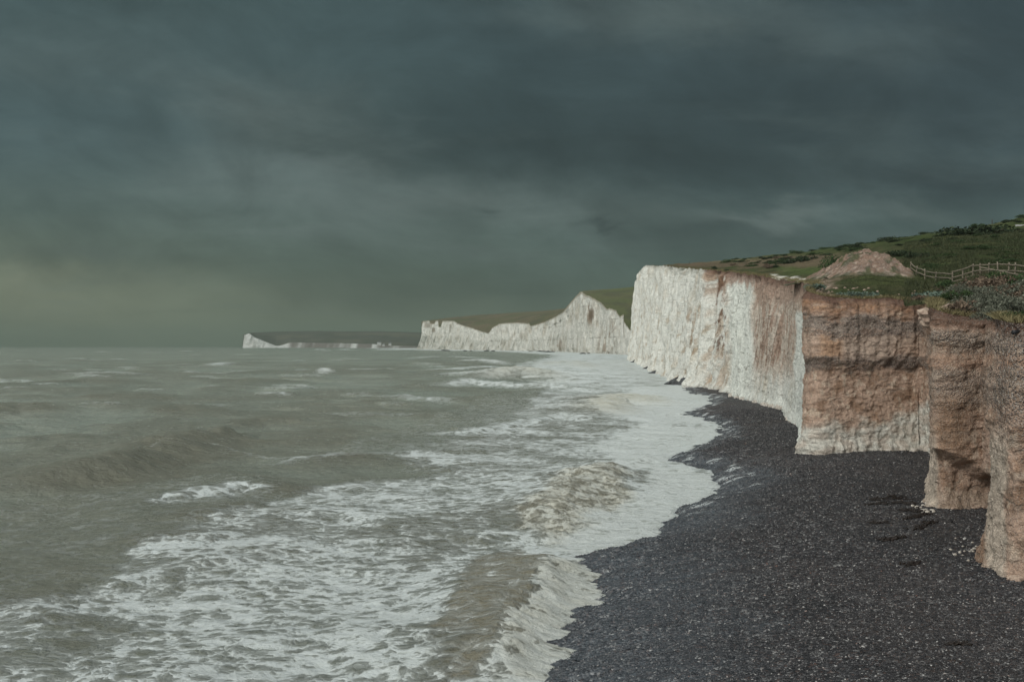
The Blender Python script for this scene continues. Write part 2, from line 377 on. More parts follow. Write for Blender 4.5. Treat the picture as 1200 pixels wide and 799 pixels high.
tan = np.gradient(smooth(bP[:, :2], 60), axis=0); tan /= np.linalg.norm(tan, axis=1)[:, None]
nrm = np.stack([-tan[:, 1], tan[:, 0]], 1)      # seaward / towards the viewer
tt = np.linspace(-.06, 1, NT_)
T = np.broadcast_to(tt, (NS, NT_)); A = np.broadcast_to(arc[:, None], (NS, NT_)); T0 = np.clip(T, 0, 1)
X = bP[:, 0:1] + (tP[:, 0:1] - bP[:, 0:1]) * T0; Y = bP[:, 1:2] + (tP[:, 1:2] - bP[:, 1:2]) * T0
zt = ground(tP[:, 0], tP[:, 1])
hgt = zt - bP[:, 2]; Z = bP[:, 2:3] + hgt[:, None] * T
PX = 600 + F * X / np.maximum(Y, 5); ROW = HZ - F * (Z - H) / np.maximum(Y, 5)
far = sst(125, 300, Y); near = 1 - sst(104, 118, Y)
S3 = near * sst(942, 950, PX) * (1 - sst(1077, 1085, PX)) * sst(95, 98, Y)        # the wide middle buttress
S2 = near * sst(58, 61, Y) * (1 - sst(68, 72, Y)); S1 = near * (1 - sst(48, 52, Y))
D = fbm(A / 9, Z / 40, 3.0, 3) * (.35 + 1.6 * far) + fbm(A / 2.6, Z / 6, 6.0, 4) * (.20 + .6 * far)
D = D + (ridged(A / 14, Z / 60, 2.2, 2) - .55) * 2.0 * far + (ridged(A / 26, Z / 160, 12.2, 3) - .6) * 4.2 * far + fbm(A / 3.5, Z / 3.5, 16.0, 4) * .45 * far + fbm(A / .9, Z / .9, 9.0, 4, .6) * .24 + (ridged(A / 1.7, Z / 2.2, 29.0, 4) - .55) * .10 * near + fbm(A / .45, Z / .45, 39.0, 3) * .07 * near + fbm(A / 1.3, Z / .28, 19.0, 3) * .06
D = D + (1 - sst(0, .07, T)) * (.5 + .7 * far) * (.6 + fbm(A / 3, 0, 7.0, 3) + .8 * fbm(A / .7, 0, 17.0, 3))    # broken foot
step = .555 + .03 * fbm(A / 4, 0, 1.5, 2)
D = D + S3 * (sst(step - .05, step + .04, T) * .5 * (.8 + fbm(A / 2, 0, 8.0, 3)) - .14 * band(T, step - .10, step, .05) + (1 - sst(0, .5, T)) * .9 - .14 * band(T, .78, .84, .04))
D = D + S3 * (1 - sst(.93, 1, T)) * .25
arch = .27 - .16 * ((PX - 1135) / 38)**2 * 0 - .10 * sst(1100, 1150, PX) + .02 * fbm(A / .8, 0, 3.0, 2)
D = D + S2 * (sst(1093, 1103, PX)) * (sst(arch - .03, arch + .04, T) * 1.05 - .22 * band(T, .79, .84, .04) + .35 * (1 - sst(0, .1, T)) - .25 * sst(.9, 1, T))
D = D + S1 * (.35 * (1 - sst(0, .35, T)) + .25 * band(T, .5, .8, .1) - .3 * sst(.9, 1, T))
D = D * np.where(np.abs(arc - arc[-1])[:, None] < 60, .2, 1)
endf = 1 - .75 * sst(.96, 1.0, T)
X = X + nrm[:, 0:1] * D * endf; Y = Y + nrm[:, 1:2] * D * endf
ztop = ground(X[:, -1], Y[:, -1]); Z = bP[:, 2:3] + (ztop - bP[:, 2])[:, None] * T
Z[:, -1] = ztop
# surface colour of the rock (stains, beds, soil, painted recess shade), and amounts of flint and pebble
PX = 600 + F * X / np.maximum(Y, 5); ROW = HZ - F * (Z - H) / np.maximum(Y, 5)
zz = Z + fbm(A / 5, Z / 3, 5.0, 3) * .5
Zd = ROW + (fbm(A / 3.4, Z / 1.6, 3.0, 4) * 12 + fbm(A / .6, Z / .6, 8.0, 3) * 4) * near
white = col(.68, .68, .62); c = np.broadcast_to(white, (NS, NT_, 3)).copy()
ss = A / np.clip(Y / 110, .7, 3.5)
streak = fbm(ss / .9, Z / 9, 2.0, 5, .6); streak2 = fbm(ss / .35, Z / 5, 12.0, 4, .6); patch = fbm(A / 14, Z / 12, 4.0, 3)
PXo = PX.copy(); PX = PX + (fbm(A / 30, Z / 7, 51.0, 4) * 5 + fbm(A / 8, Z / 2.5, 57.0, 3) * 2.5) * sst(110, 150, Y) + fbm(A / 2, Z / 1.5, 59.0, 4) * 5 * near
bb = lambda a, b, s=3: band(PX, a, b, s); rb = lambda a, b, s=4: band(ROW, a, b, s)
# faint beige everywhere
c = mixc(c, (.52, .46, .37), sst(.0, .6, streak + patch * .6) * .55)
c = mixc(c, (.40, .33, .24), sst(.15, .6, streak2 + .6 * streak) * (.45 * bb(735, 835, 4) * sst(345, 400, ROW) + .48))
bed = np.abs(((zz + .08 * A * 0) / np.clip(Y / 110, .8, 2.6)) % 1.5 - .75)
c = mixc(c, (.33, .29, .24), (1 - sst(0, .09, bed)) * .35 * sst(-.1, .3, fbm(A / 4, Z, 3.0, 3)))
red = (.35, .235, .175); dk = (.14, .075, .045)
fade = lambda r0, r1: 1 - sst(r0, r1, ROW + streak * 25)
c = mixc(c, red, bb(826, 853) * fade(335, 358) * sst(-.3, .1, streak2 + streak) * .85); c = mixc(c, red, bb(850, 884) * fade(327, 338) * .8)
c = mixc(c, (.42, .31, .22), bb(826, 853) * sst(-.1, .35, streak) * .6); c = mixc(c, dk, bb(838, 851, 2) * fade(405, 430) * sst(.05, .25, streak2 + .3 * streak) * .85)
c = mixc(c, (.30, .20, .12), bb(806, 819, 3) * rb(362, 405, 8) * sst(.0, .3, streak) * .6)
c = mixc(c, (.26, .19, .13), bb(799, 815, 3) * rb(400, 432, 8) * sst(.0, .3, streak2) * .5)
pk = bb(882, 944, 5) * fade(425, 452)
c = mixc(c, (.50, .41, .33), pk * .8); c = mixc(c, red, pk * sst(-.1, .25, streak + .5 * streak2) * .75); c = mixc(c, dk, bb(882, 915, 3) * rb(372, 436, 10) * sst(.0, .35, streak2) * .6)
c = mixc(c, (.36, .25, .19), bb(884, 950, 2) * fade(345, 362) * .8)
c = mixc(c, (.66, .68, .62), bb(856, 878, 4) * sst(330, 338, ROW + streak * 8) * .8)
c = mixc(c, (.69, .70, .64), bb(932.5, 953, 1.2) * 1 * sst(362, 369, ROW + 2 * streak) * .95 * sst(104, 108, Y))
c = mixc(c, (.68, .70, .64), sst(448, 475, ROW + streak * 12) * sst(104, 112, Y) * .6)
# nearest three buttresses
nb = 1 - sst(103, 107, Y)
tanc = (.45, .315, .235)
n = np.broadcast_to(col(*tanc), c.shape).copy()
n = mixc(n, (.25, .15, .092), sst(-.1, .35, fbm(A / 1.6, Z / 1.6, 3.0, 5, .65)) * .8)
n = mixc(n, (.60, .49, .38), sst(.1, .45, fbm(A / .7, Z / 1.0, 13.0, 4, .6)) * .6)
r3 = Zd; w3 = sst(75, 95, Y)
pt = .3 + .7 * sst(-.25, .25, fbm(A / 2.4, Z / 1.1, 61.0, 5, .6))
n3 = n
n3 = mixc(n3, (.41, .305, .235), band(r3, 393, 419, 4) * .7 * pt); n3 = mixc(n3, (.47, .29, .18), band(r3, 393, 419, 2) * bb(962, 985, 4) * .8)
n3 = mixc(n3, (.47, .37, .30), band(r3, 393, 419, 4) * bb(987, 1050, 8) * .6)
n3 = mixc(n3, (.35, .185, .10), band(r3, 351, 366, 4) * .9 * pt); n3 = mixc(n3, (.45, .27, .16), band(r3, 355, 362, 1) * sst(0, .3, fbm(A / 3, Z / .3, 2.0, 4)) * .7)
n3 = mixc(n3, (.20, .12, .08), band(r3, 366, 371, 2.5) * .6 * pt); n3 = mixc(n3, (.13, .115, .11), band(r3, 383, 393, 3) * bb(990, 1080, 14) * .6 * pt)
n3 = mixc(n3, (.30, .25, .21), band(r3, 372, 385, 2) * .6); n3 = mixc(n3, (.17, .135, .12), band(r3, 418, 432, 6) * .6 * pt * sst(-.3, .2, fbm(A / 5, 0, 71.0, 2) + .25))  # dark grey of the recess under the ledge is shade painted into the rock
n3 = mixc(n3, (.64, .63, .56), (.62 + .38 * sst(-.3, .2, fbm(A / 1.1, Z / .9, 73.0, 4))) * sst(490, 506, ROW + fbm(A / 1.5, Z / 1.2, 3.3, 4) * 12 + np.clip(PX - 1035, 0, 60) * .55) * .9)
n3 = mixc(n3, (.13, .065, .042), (1 - sst(351, 354, Zd)) * .85)
n2 = n
n2 = mixc(n2, (.40, .31, .24), band(r3, 393, 416, 5) * .8 * pt); n2 = mixc(n2, (.34, .20, .13), band(r3, 416, 431, 5) * .6 * pt)
n2 = mixc(n2, (.20, .115, .075), band(r3, 376, 388, 3) * .85); n2 = mixc(n2, (.34, .26, .20), band(r3, 433, 475, 8) * .6)
n2 = mixc(n2, (.13, .07, .045), (1 - sst(374, 380, Zd)) * .8)
n2 = mixc(n2, (.27, .165, .10), bb(1098, 1135, 8) * rb(465, 530, 8) * .75)
n2 = mixc(n2, (.56, .49, .40), np.maximum(bb(1080, 1097, 3), S1 * bb(1155, 1178, 3)) * sst(480, 540, ROW) * .75)
n2 = mixc(n2, (.50, .42, .33), sst(570, 580, ROW) * .4 * S2)
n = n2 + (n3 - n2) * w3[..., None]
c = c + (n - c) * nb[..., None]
soil = 1 - sst(0, np.clip(.9 + Y / 130, 1, 4) * .9, (Z[:, -1:] - Z) + fbm(A / 1.5, Z, 3.0, 3) * .6)
c = mixc(c, (.115, .062, .042), soil * sst(822, 830, PX) * .85); c = mixc(c, (.10, .085, .045), soil * (1 - sst(822, 830, PX)) * .35)
fl = (1 - .75 * nb * (1 - w3)) * np.clip(.25 * far + nb * (.25 + .75 * band(r3, 372, 393, 3) + .7 * band(r3, 419, 433, 4)) , 0, 1) * (1 - .7 * nb * band(r3, 394, 417, 3)) * (.35 + .65 * nb)
peb = nb * np.clip((1 - w3) * (.6 * band(r3, 394, 416, 6) * pt + .5 * band(r3, 432, 480, 12) * pt + .3 + .5 * sst(1163, 1170, PX) * (1 - sst(480, 540, ROW))) + w3 * (.2 + .6 * band(r3, 372, 393, 3) + .6 * band(r3, 419, 432, 3)), 0, 1)
V = np.stack([X, Y, Z], -1)
SP = int(np.searchsorted(sidx, I_SPLIT - 1.2))
def cliff_part(name, a, b, mat):
    sl = slice(a, b); n_ = b - a
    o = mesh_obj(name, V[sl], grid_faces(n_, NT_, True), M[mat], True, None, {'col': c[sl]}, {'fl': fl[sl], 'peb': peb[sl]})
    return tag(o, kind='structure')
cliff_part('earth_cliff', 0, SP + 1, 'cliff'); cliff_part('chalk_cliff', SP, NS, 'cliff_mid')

# ------------------------------------------------------------------ clifftop land
def ground_color(x, y, inland):
    px = 600 + F * x / np.maximum(y, 5); z = ground(x, y, False); row = HZ - F * (z - H) / np.maximum(y, 5)
    n1 = fbm(x / 14, y / 22, 3.0, 4); n2 = fbm(x / 4, y / 6, 7.0, 4); n3 = fbm(x / 40, y / 60, 1.0, 3)
    c = np.broadcast_to(col(.052, .055, .026), x.shape + (3,)).copy()
    c = mixc(c, (.095, .080, .046), sst(-.1, .35, n1) * .8)
    c = mixc(c, (.035, .050, .018), sst(0, .4, n2) * .7)
    b = lambda a, d, s: band(px + n2 * 8, a, d, s); r = lambda a, d, s: band(row + n2 * 3, a, d, s)
    c = mixc(c, (.058, .070, .026), b(1000, 1120, 14) * r(306, 336, 3) * .92)            # mown lawn
    c = mixc(c, (.060, .080, .028), b(915, 985, 14) * r(305, 322, 3) * .85)
    c = mixc(c, (.026, .038, .013), b(1055, 1300, 20) * r(277, 303, 4) * .75)            # green slope
    c = mixc(c, (.075, .070, .030), b(1055, 1300, 20) * r(277, 303, 4) * sst(0, .3, n1) * .7)
    c = mixc(c, (.022, .034, .012), b(1040, 1300, 20) * r(255, 303, 4) * sst(.05, .3, fbm(x / 9, y / 30, 33.0, 4)) * .7)
    c = mixc(c, (.115, .082, .058), b(790, 985, 12) * r(300, 313, 2) * .75)              # bare brown strip
    c = mixc(c, (.17, .125, .085), b(800, 885, 10) * band(row + n2, 304.5, 307.5, .8) * .7)
    c = mixc(c, (.040, .058, .018), b(840, 1300, 30) * (1 - sst(-2, 6, row - np.interp(px, [700, 800, 900, 1000, 1100, 1200], [316, 310, 302, 291, 279, 265]))) * .6)
    c = mixc(c, (.12, .095, .06), sst(1080, 1130, px) * r(322, 420, 3) * sst(-.2, .3, n2) * .8)
    c = mixc(c, (.085, .065, .035), (1 - sst(.3, 3.5, inland)) * .7)
    c = mixc(c, (.14, .105, .078), b(945, 1092, 8) * (1 - sst(2.5, 5.5, inland + n2 * 3)) * .85)
    c = mixc(c, (.27, .215, .165), b(945, 1010, 10) * (1 - sst(2.5, 6.5, inland + n2 * 3)) * sst(-.05, .25, fbm(x / .8, y / 1.2, 71.0, 4)) * .8)
    c = mixc(c, (.60, .57, .50), b(903, 946, 3) * (1 - sst(2.0, 4.5, inland + n2 * 1.5)) * .95)
    return c
nd = 190; dd = np.concatenate([[0], .25 * (np.exp(np.linspace(0, math.log(1 + 900 / .25 / 1.0), nd - 1)) - 1) + .12])
sel = np.unique(np.concatenate([np.arange(0, NS, 2), [NS - 1]])); q = 1 / math.sqrt(2)
gx = X[sel, -1][:, None] + q * dd[None]; gy = Y[sel, -1][:, None] + q * dd[None]
gz = ground(gx, gy); inl = np.broadcast_to(dd[None], gx.shape)
gz[:, 0] = Z[sel, -1]
# the two flush sheets share their edge
tag(mesh_obj('grassy_hill', np.stack([gx, gy, gz], -1), grid_faces(len(sel), nd, True), M['turf'], True, None, {'col': ground_color(gx, gy, inl)}), kind='structure')
def gpt(px, Yd, dz=0.0):
    x = (px - 600) / F * Yd; return (x, Yd, float(ground(np.array([x]), np.array([Yd]))[0]) + dz)

# ------------------------------------------------------------------ far cliffs, hills and headland
def loft(name, rails, ns, nts, mat, color, kind='structure', disp=None):
    """rails: list of (list of (px, Y, row)) ; surface between consecutive rails"""
    R = []
    for rl in rails:
        a = np.array(rl, float); u = np.linspace(a[0, 0], a[-1, 0], ns)
        Yv = np.interp(u, a[:, 0], a[:, 1]); rv = np.interp(u, a[:, 0], a[:, 2])
        R.append(np.stack([(u - 600) / F * Yv, Yv, H + (HZ - rv) / F * Yv], -1))
    rows = []; par = []
    for k in range(len(R) - 1):
        for j in range(nts[k]):
            t = j / nts[k]; rows.append(R[k] + (R[k+1] - R[k]) * t); par.append(k + t)
    rows.append(R[-1]); par.append(len(R) - 1)
    P = np.stack(rows, 1); par = np.array(par)
    if disp: P = disp(P, par)
    return tag(mesh_obj(name, P, grid_faces(ns, P.shape[1], True), M[mat], True, None, {'col': color(P, par)}, {'fl': np.zeros(P.shape[:2]), 'peb': np.zeros(P.shape[:2])}), kind=kind)
zrow = lambda px, Y: HZ + F * (H + 2) / Y
bl = [(487,3650),(492,3600),(505,3420),(522,3250),(550,2950),(575,2700),(600,2500),(625,2350),(650,2150),(668,1900),(680,1750),(705,1600),(722,1480),(740,1350),(765,1300)]
base_f = [(p, y, zrow(p, y)) for p, y in bl]
yb = lambda p: float(np.interp(p, [q_[0] for q_ in bl], [q_[1] for q_ in bl]))
tl = [(494,397),(495.5,376.5),(503,375.5),(504.5,379),(509,379),(511,375.5),(513.5,376),(514,383),(517,383),(518.5,376),(532,376),(536,378.5),(542,381),(552,384),(562,387.5),(572,390.5),(575,387),(577,384),(585,379.5),(590,378.7),(605,378),(620,379),(622,382),(630,380),(640,376.5),(650,371.5),(660,365.5),(668,355.5),(674,348.5),(679,343),(682,342),(686,345.5),(690,346.5),(698,351),(705,355),(711,362),(714,361.5),(722,363.5),(731,368.5),(726,371),(731,376),(737,385),(745,390),(765,395)]
tl = sorted(tl)
top_f = [(p, yb(p) + 25, r_) for p, r_ in tl]
mid_f = [(p - 2 if p < 500 else p, yb(p) + 8, (zrow(p, yb(p)) * .5 + r_ * .5)) for p, r_ in tl]
def disp_f(P, par):
    a = np.cumsum(np.concatenate([[0], np.hypot(*np.diff(P[:, 0, :2], axis=0).T)]))[:, None] * np.ones(P.shape[1])[None]
    d = (fbm(a / 45, P[..., 2] / 90, 3.0, 4) * 11 + fbm(a / 14, P[..., 2] / 30, 8.0, 3) * 4) * (par > .15) * (par < 1.98)
    w = 1 - sst(1.7, 2.0, par)
    P = P.copy(); P[..., 1] -= np.maximum(d, -6) * w; P[..., 0] -= d * .5 * w
    P[..., 2] += fbm(a / 9, 0, 2.0, 3) * 2.0 * ((par > 1.85))
    return P
def col_f(P, par):
    x, y, z = P[..., 0], P[..., 1], P[..., 2]; a = x * .6 + y * .4
    px = 600 + F * x / y; row = HZ - F * (z - H) / y
    c = np.broadcast_to(col(.66, .65, .59), P.shape).copy()
    st = fbm(a / 9, z / 45, 3.0, 4)
    c = mixc(c, (.46, .41, .33), sst(-.05, .5, st) * .6)
    c = mixc(c, (.27, .20, .14), sst(.0, .3, fbm(a / 7, z / 40, 9.0, 4)) * .75 * (band(px, 643, 660, 4) * sst(385, 400, row) + band(px, 700, 722, 6) * sst(370, 400, row + (px - 710) * 1.5) + band(px, 688, 697, 2) * band(row, 355, 380, 6) * 1.2))
    c = mixc(c, (.15, .10, .065), band(px, 690, 696, 1) * band(row, 362, 374, 3) * .9)
    c = mixc(c, (.22, .17, .12), (band(px, 497, 506, 1) * band(row, 378, 384, 1.5) * .6 + band(px, 506, 510, 1) * band(row, 384, 389, 1) * .8))
    c = mixc(c, (.30, .27, .2), sst(406.5, 409, row) * .4 * sst(.0, .3, fbm(a / 30, 0, 3.0, 3)))
    c = mixc(c, (.30, .25, .17), (par > 1.93) * .6)
    return c
loft('far_chalk_cliff', [base_f, mid_f, top_f], 1400, [26, 34], 'cliff_far', col_f, disp=disp_f)
yt = lambda p: yb(p) + 25
front = [(p, yb(p) + 40, max(r_, float(np.interp(p, [494, 532, 572, 620, 650, 680, 700, 740, 765], [380, 382, 392, 385, 376, 354, 362, 388, 398]))) + 6) for p, y, r_ in top_f[::3]]
rr = [(494,376.2),(500,375.6),(532,371.5),(560,369),(610,365.8),(650,363),(662,361.5),(672,350),(680,341.3),(700,339.8),(740,336.5),(765,334)]
rid = [(p, 3900 if p < 663 else 2250, r_) for p, r_ in rr]
rid = [(p, np.interp(p, [494, 655, 682, 765], [4300, 3600, 2500, 2200]), r_) for p, r_ in rr]
tsm = lambda p: float(np.interp(p, [494, 532, 572, 620, 650, 680, 700, 740, 765], [378, 380, 387, 381, 374, 349, 355, 376, 384]))
sag = [(p, yt(p) + .45 * (np.interp(p, [494, 655, 682, 765], [4300, 3600, 2500, 2200]) - yt(p)),
        .45 * float(np.interp(p, [a for a, _ in rr], [b for _, b in rr])) + .55 * tsm(p)) for p, r_ in tl]
back = [(p, y * 1.35, 392) for p, y, r_ in rid]
def col_h(P, par):
    x, y, z = P[..., 0], P[..., 1], P[..., 2]; px = 600 + F * x / y
    c = np.broadcast_to(col(.105, .085, .052), P.shape).copy()
    c = mixc(c, (.060, .072, .030), sst(-.2, .3, fbm(x / 120, y / 260, 3.0, 4)) * .6)
    c = mixc(c, (.068, .085, .030), sst(668, 700, px) * .55)
    c = mixc(c, (.05, .045, .032), sst(.05, .3, fbm(x / 60, y / 160, 13.0, 4)) * .5)
    return c
def disp_h(P, par):
    P = P.copy(); w = sst(0, .4, par) * (1 - sst(2.2, 2.8, par)) * (1 - .6 * band(par, 1.8, 2.2, .1)); P[..., 2] += fbm(P[..., 0] / 90, P[..., 1] / 200, 5.0, 4) * 3 * w; return P
loft('far_downland', [front, sag, rid, back], 700, [16, 24, 14], 'turf', col_h, disp=disp_h)
# headland across the bay
hb = [(p, 5600, 408.0) for p in (284, 288, 300, 323, 328, 341, 400, 436, 460, 500, 540)]
ht = [(284,408),(286.5,392.6),(292,390.6),(299,395.5),(323,405),(328,405),(341,401.2),(400,402),(436,403),(460,405),(500,405.5),(540,405.5)]
def disp_d(P, par):
    P = P.copy(); P[..., 1] -= fbm(P[..., 0] / 60, P[..., 2] / 60, 3.0, 3) * 18 * band(par, .1, .95, .05); return P
def col_d(P, par):
    x, z = P[..., 0], P[..., 2]; px = 600 + F * x / P[..., 1]
    c = np.broadcast_to(col(.62, .63, .60), P.shape).copy()
    c = mixc(c, (.40, .40, .37), sst(0, .4, fbm(x / 18, z / 60, 3.0, 3)) * .6)
    c = mixc(c, (.125, .098, .09), sst(334, 344, px) * sst(-.6, .1, fbm(x / 60, 0, 5.0, 3)) * .9); return c
loft('distant_chalk_cliff', [hb, [(p, 5650, r_) for p, r_ in ht]], 700, [20], 'cliff_far', col_d, disp=disp_d)
hr = [(285,392.4),(292,389.8),(325,388.4),(373,387.6),(400,388.3),(444,388),(494,389.5),(540,391)]
def col_dh(P, par):
    x, y = P[..., 0], P[..., 1]; c = np.broadcast_to(col(.060, .058, .052), P.shape).copy()
    c = mixc(c, (.10, .088, .065), sst(0, .35, fbm(x / 260, y / 300, 3.0, 4)) * .7); c = mixc(c, (.035, .042, .03), sst(0, .35, fbm(x / 120, y / 200, 9.0, 4)) * .6); return c
loft('distant_headland', [[(p, 5650, r_ + .05) for p, r_ in ht], [(a, 6700, b) for a, b in hr], [(a, 9000, 399) for a, b in hr]], 400, [22, 10], 'turf', col_dh)

# ------------------------------------------------------------------ beach
ny, nx = 620, 190
yy = np.concatenate([np.linspace(-40, 28, 40), 28 * np.exp(np.linspace(.01, math.log(460 / 28), ny - 40))])
wx = np.interp(yy, WL[:, 1], WL[:, 0]); bx = np.interp(yy, bP[:, 1][np.argsort(bP[:, 1])], np.maximum.accumulate(bP[:, 0][np.argsort(bP[:, 1])]))
bx = np.maximum(bx, np.interp(yy, [-40, 20, 45, 64, 90, 99, 120, 460], [32, 34, 34, 38, 44, 46, 48, 85])) + 4
u = np.linspace(0, 1, nx)
x0 = wx - 16 * np.clip(yy / 80, .6, 2.0)
sx = x0[:, None] + (bx - x0)[:, None] * u[None]; sy = np.broadcast_to(yy[:, None], sx.shape)
def beach_z(x, y, sd):
    A_ = np.interp(y, [0, 40, 100, 160, 212, 260, 315, 420, 460], [2.1, 2.1, 2.15, 1.8, 1.4, 1.05, .62, .25, .1])
    z = np.where(sd > 0, A_ * (1 - np.exp(-sd / 6.0)), sd * .16)
    rel = fbm(x / 5, y / 9, 3.0, 4) * .13 + ridged(x / 2.2, y / 9, 9.0, 2) * .05 + fbm(x / .9, y / .9, 6.0, 2) * .035
    return z + rel * sst(.2, 4, sd)
sd = shore(sx, sy); bz = beach_z(sx, sy, sd)
wet_sheen_n = 1 - sst(1.0, np.interp(sy, [60, 100, 160], [9, 5.5, 3.5]), sd + fbm(sx / 6, sy / 3, 2.0, 3) * 3.5)
wet_sheen_n = wet_sheen_n * (.55 + .45 * sst(-.3, .3, fbm(sx / 3, sy / .8, 5.0, 3)))
res = sst(.18, .42, fbm(sx / 2.4, sy / .7, 15.0, 4)) * band(sd, .2, 3.2, .6) * sst(66, 74, sy) * .75
foamy = np.clip(np.where(sd < .25, .8, 0) * sst(-.1, .2, sd * -1 + .25) * 0 + res, 0, 1)
tag(mesh_obj('shingle_beach', np.stack([sx, sy, bz], -1), grid_faces(ny, nx), M['beach'], True, None, None, {'wet_sheen': wet_sheen_n, 'foamy': foamy}), kind='structure')
def bpt(px, row, z=2.0):
    x, y = W_at(px, row, z); s = shore(np.array([x]), np.array([y])); return (x, y, float(beach_z(np.array([x]), np.array([y]), s)[0]))

# real stones standing proud of the shingle
def shingle_stones(n, ya, yb_, size, seed):
    r = np.random.default_rng(seed); Yd = ya * np.exp(r.random(n) * math.log(yb_ / ya)); px = r.uniform(640, 1215, n); x = (px - 600) / F * Yd
    xb_ = np.interp(Yd, yy, bx); s_ = shore(x, Yd); m = (s_ > .15) & (x < xb_); x, Yd, s_ = x[m], Yd[m], s_[m]; z = beach_z(x, Yd, s_); k = len(x)
    sz = size * (Yd / 60)**.5 * np.exp(r.normal(size=k) * .35); a = r.uniform(0, 6.28, k); el = r.uniform(.6, 1.3, k)
    O = np.array([(1, 0, 0), (0, 1, 0), (-1, 0, 0), (0, -1, 0), (0, 0, 1), (0, 0, -1)], float)[None] * (1 + r.normal(size=(k, 6, 1)) * .18)
    ox = (O[..., 0] * np.cos(a)[:, None] - O[..., 1] * np.sin(a)[:, None] * el[:, None]); oy = (O[..., 0] * np.sin(a)[:, None] + O[..., 1] * np.cos(a)[:, None] * el[:, None])
    P = np.stack([x[:, None] + ox * sz[:, None], Yd[:, None] + oy * sz[:, None], z[:, None] + sz[:, None] * .25 + O[..., 2] * sz[:, None] * .62 + ox * sz[:, None] * r.normal(size=(k, 1)) * .25], -1).reshape(-1, 3)
    f0 = np.array([(0, 1, 4), (1, 2, 4), (2, 3, 4), (3, 0, 4), (1, 0, 5), (2, 1, 5), (3, 2, 5), (0, 3, 5)])
    fs = (f0[None] + 6 * np.arange(k)[:, None, None]).reshape(-1, 3)
    return tag(mesh_obj('shingle_stones', P, fs, M['stone'], False, None, None, {'wet_sheen': np.repeat(1 - sst(1.0, np.interp(Yd, [60, 100, 160], [9, 5.5, 3.5]), s_), 6)}), 'dark flint pebbles covering the beach', 'pebbles', kind='stuff')
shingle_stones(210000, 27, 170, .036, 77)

# ------------------------------------------------------------------ sea
rws = np.concatenate([[1.15, 1.35, 1.6, 1.9, 2.2, 2.6], np.arange(3, 12, .14), np.arange(12, 40, .22), np.arange(40, 110, .42), np.arange(110, 420, .62), [430, 445, 470, 500, 560, 640, 760, 900, 1200]])
rad = H * F / rws
pxs = np.concatenate([np.linspace(-3600, -120, 60), np.arange(-100, 930, 1.05), np.linspace(940, 2000, 30)])
az = (pxs - 600) / F
ex = az[None] * rad[:, None]; ey = np.broadcast_to(rad[:, None], ex.shape).copy()
ss_ = shore(ex, ey); off = -ss_
dr = np.gradient(rad)[:, None] * -1
def lod(L): return np.clip(1.6 - np.abs(dr) / L * 2.2, 0, 1)
hz = np.zeros(ex.shape)
def dirw(L, ang, st, a, seed, o=1):
    ca, sa = math.cos(ang), math.sin(ang); p = (ex * ca + ey * sa) / L; q_ = (-ex * sa + ey * ca) / (L * st)
    return a * (ridged(p, q_, seed, o) - .45) * lod(L)
hz += dirw(30, .15, 2.6, .8, 1.5) + dirw(19, .95, 2.4, .62, 8.5) + dirw(12, 1.35, 2.4, .46, 14.5) + dirw(7, .8, 2.0, .40, 21.5) + dirw(3.6, 1.25, 2.0, .25, 33.5, 2) + dirw(1.7, 1.0, 1.6, .11, 43.5, 2)
hz += dirw(70, .9, 3, .5, 5.5) * sst(200, 500, ey)
calm = sst(0, 14, off) * (.45 + .55 * sst(15, 45, off))
hz *= calm * (1 - .55 * sst(900, 3000, ey))
foam = np.zeros(ex.shape); silt_shade = np.clip(.14 + .26 * (1 - sst(5, 60, off)) + .5 * np.clip(hz + .15, 0, .7) * sst(0, 30, off), 0, 1); thick = np.zeros(ex.shape)  # sediment near shore, plus painted darkening that rises with wave height
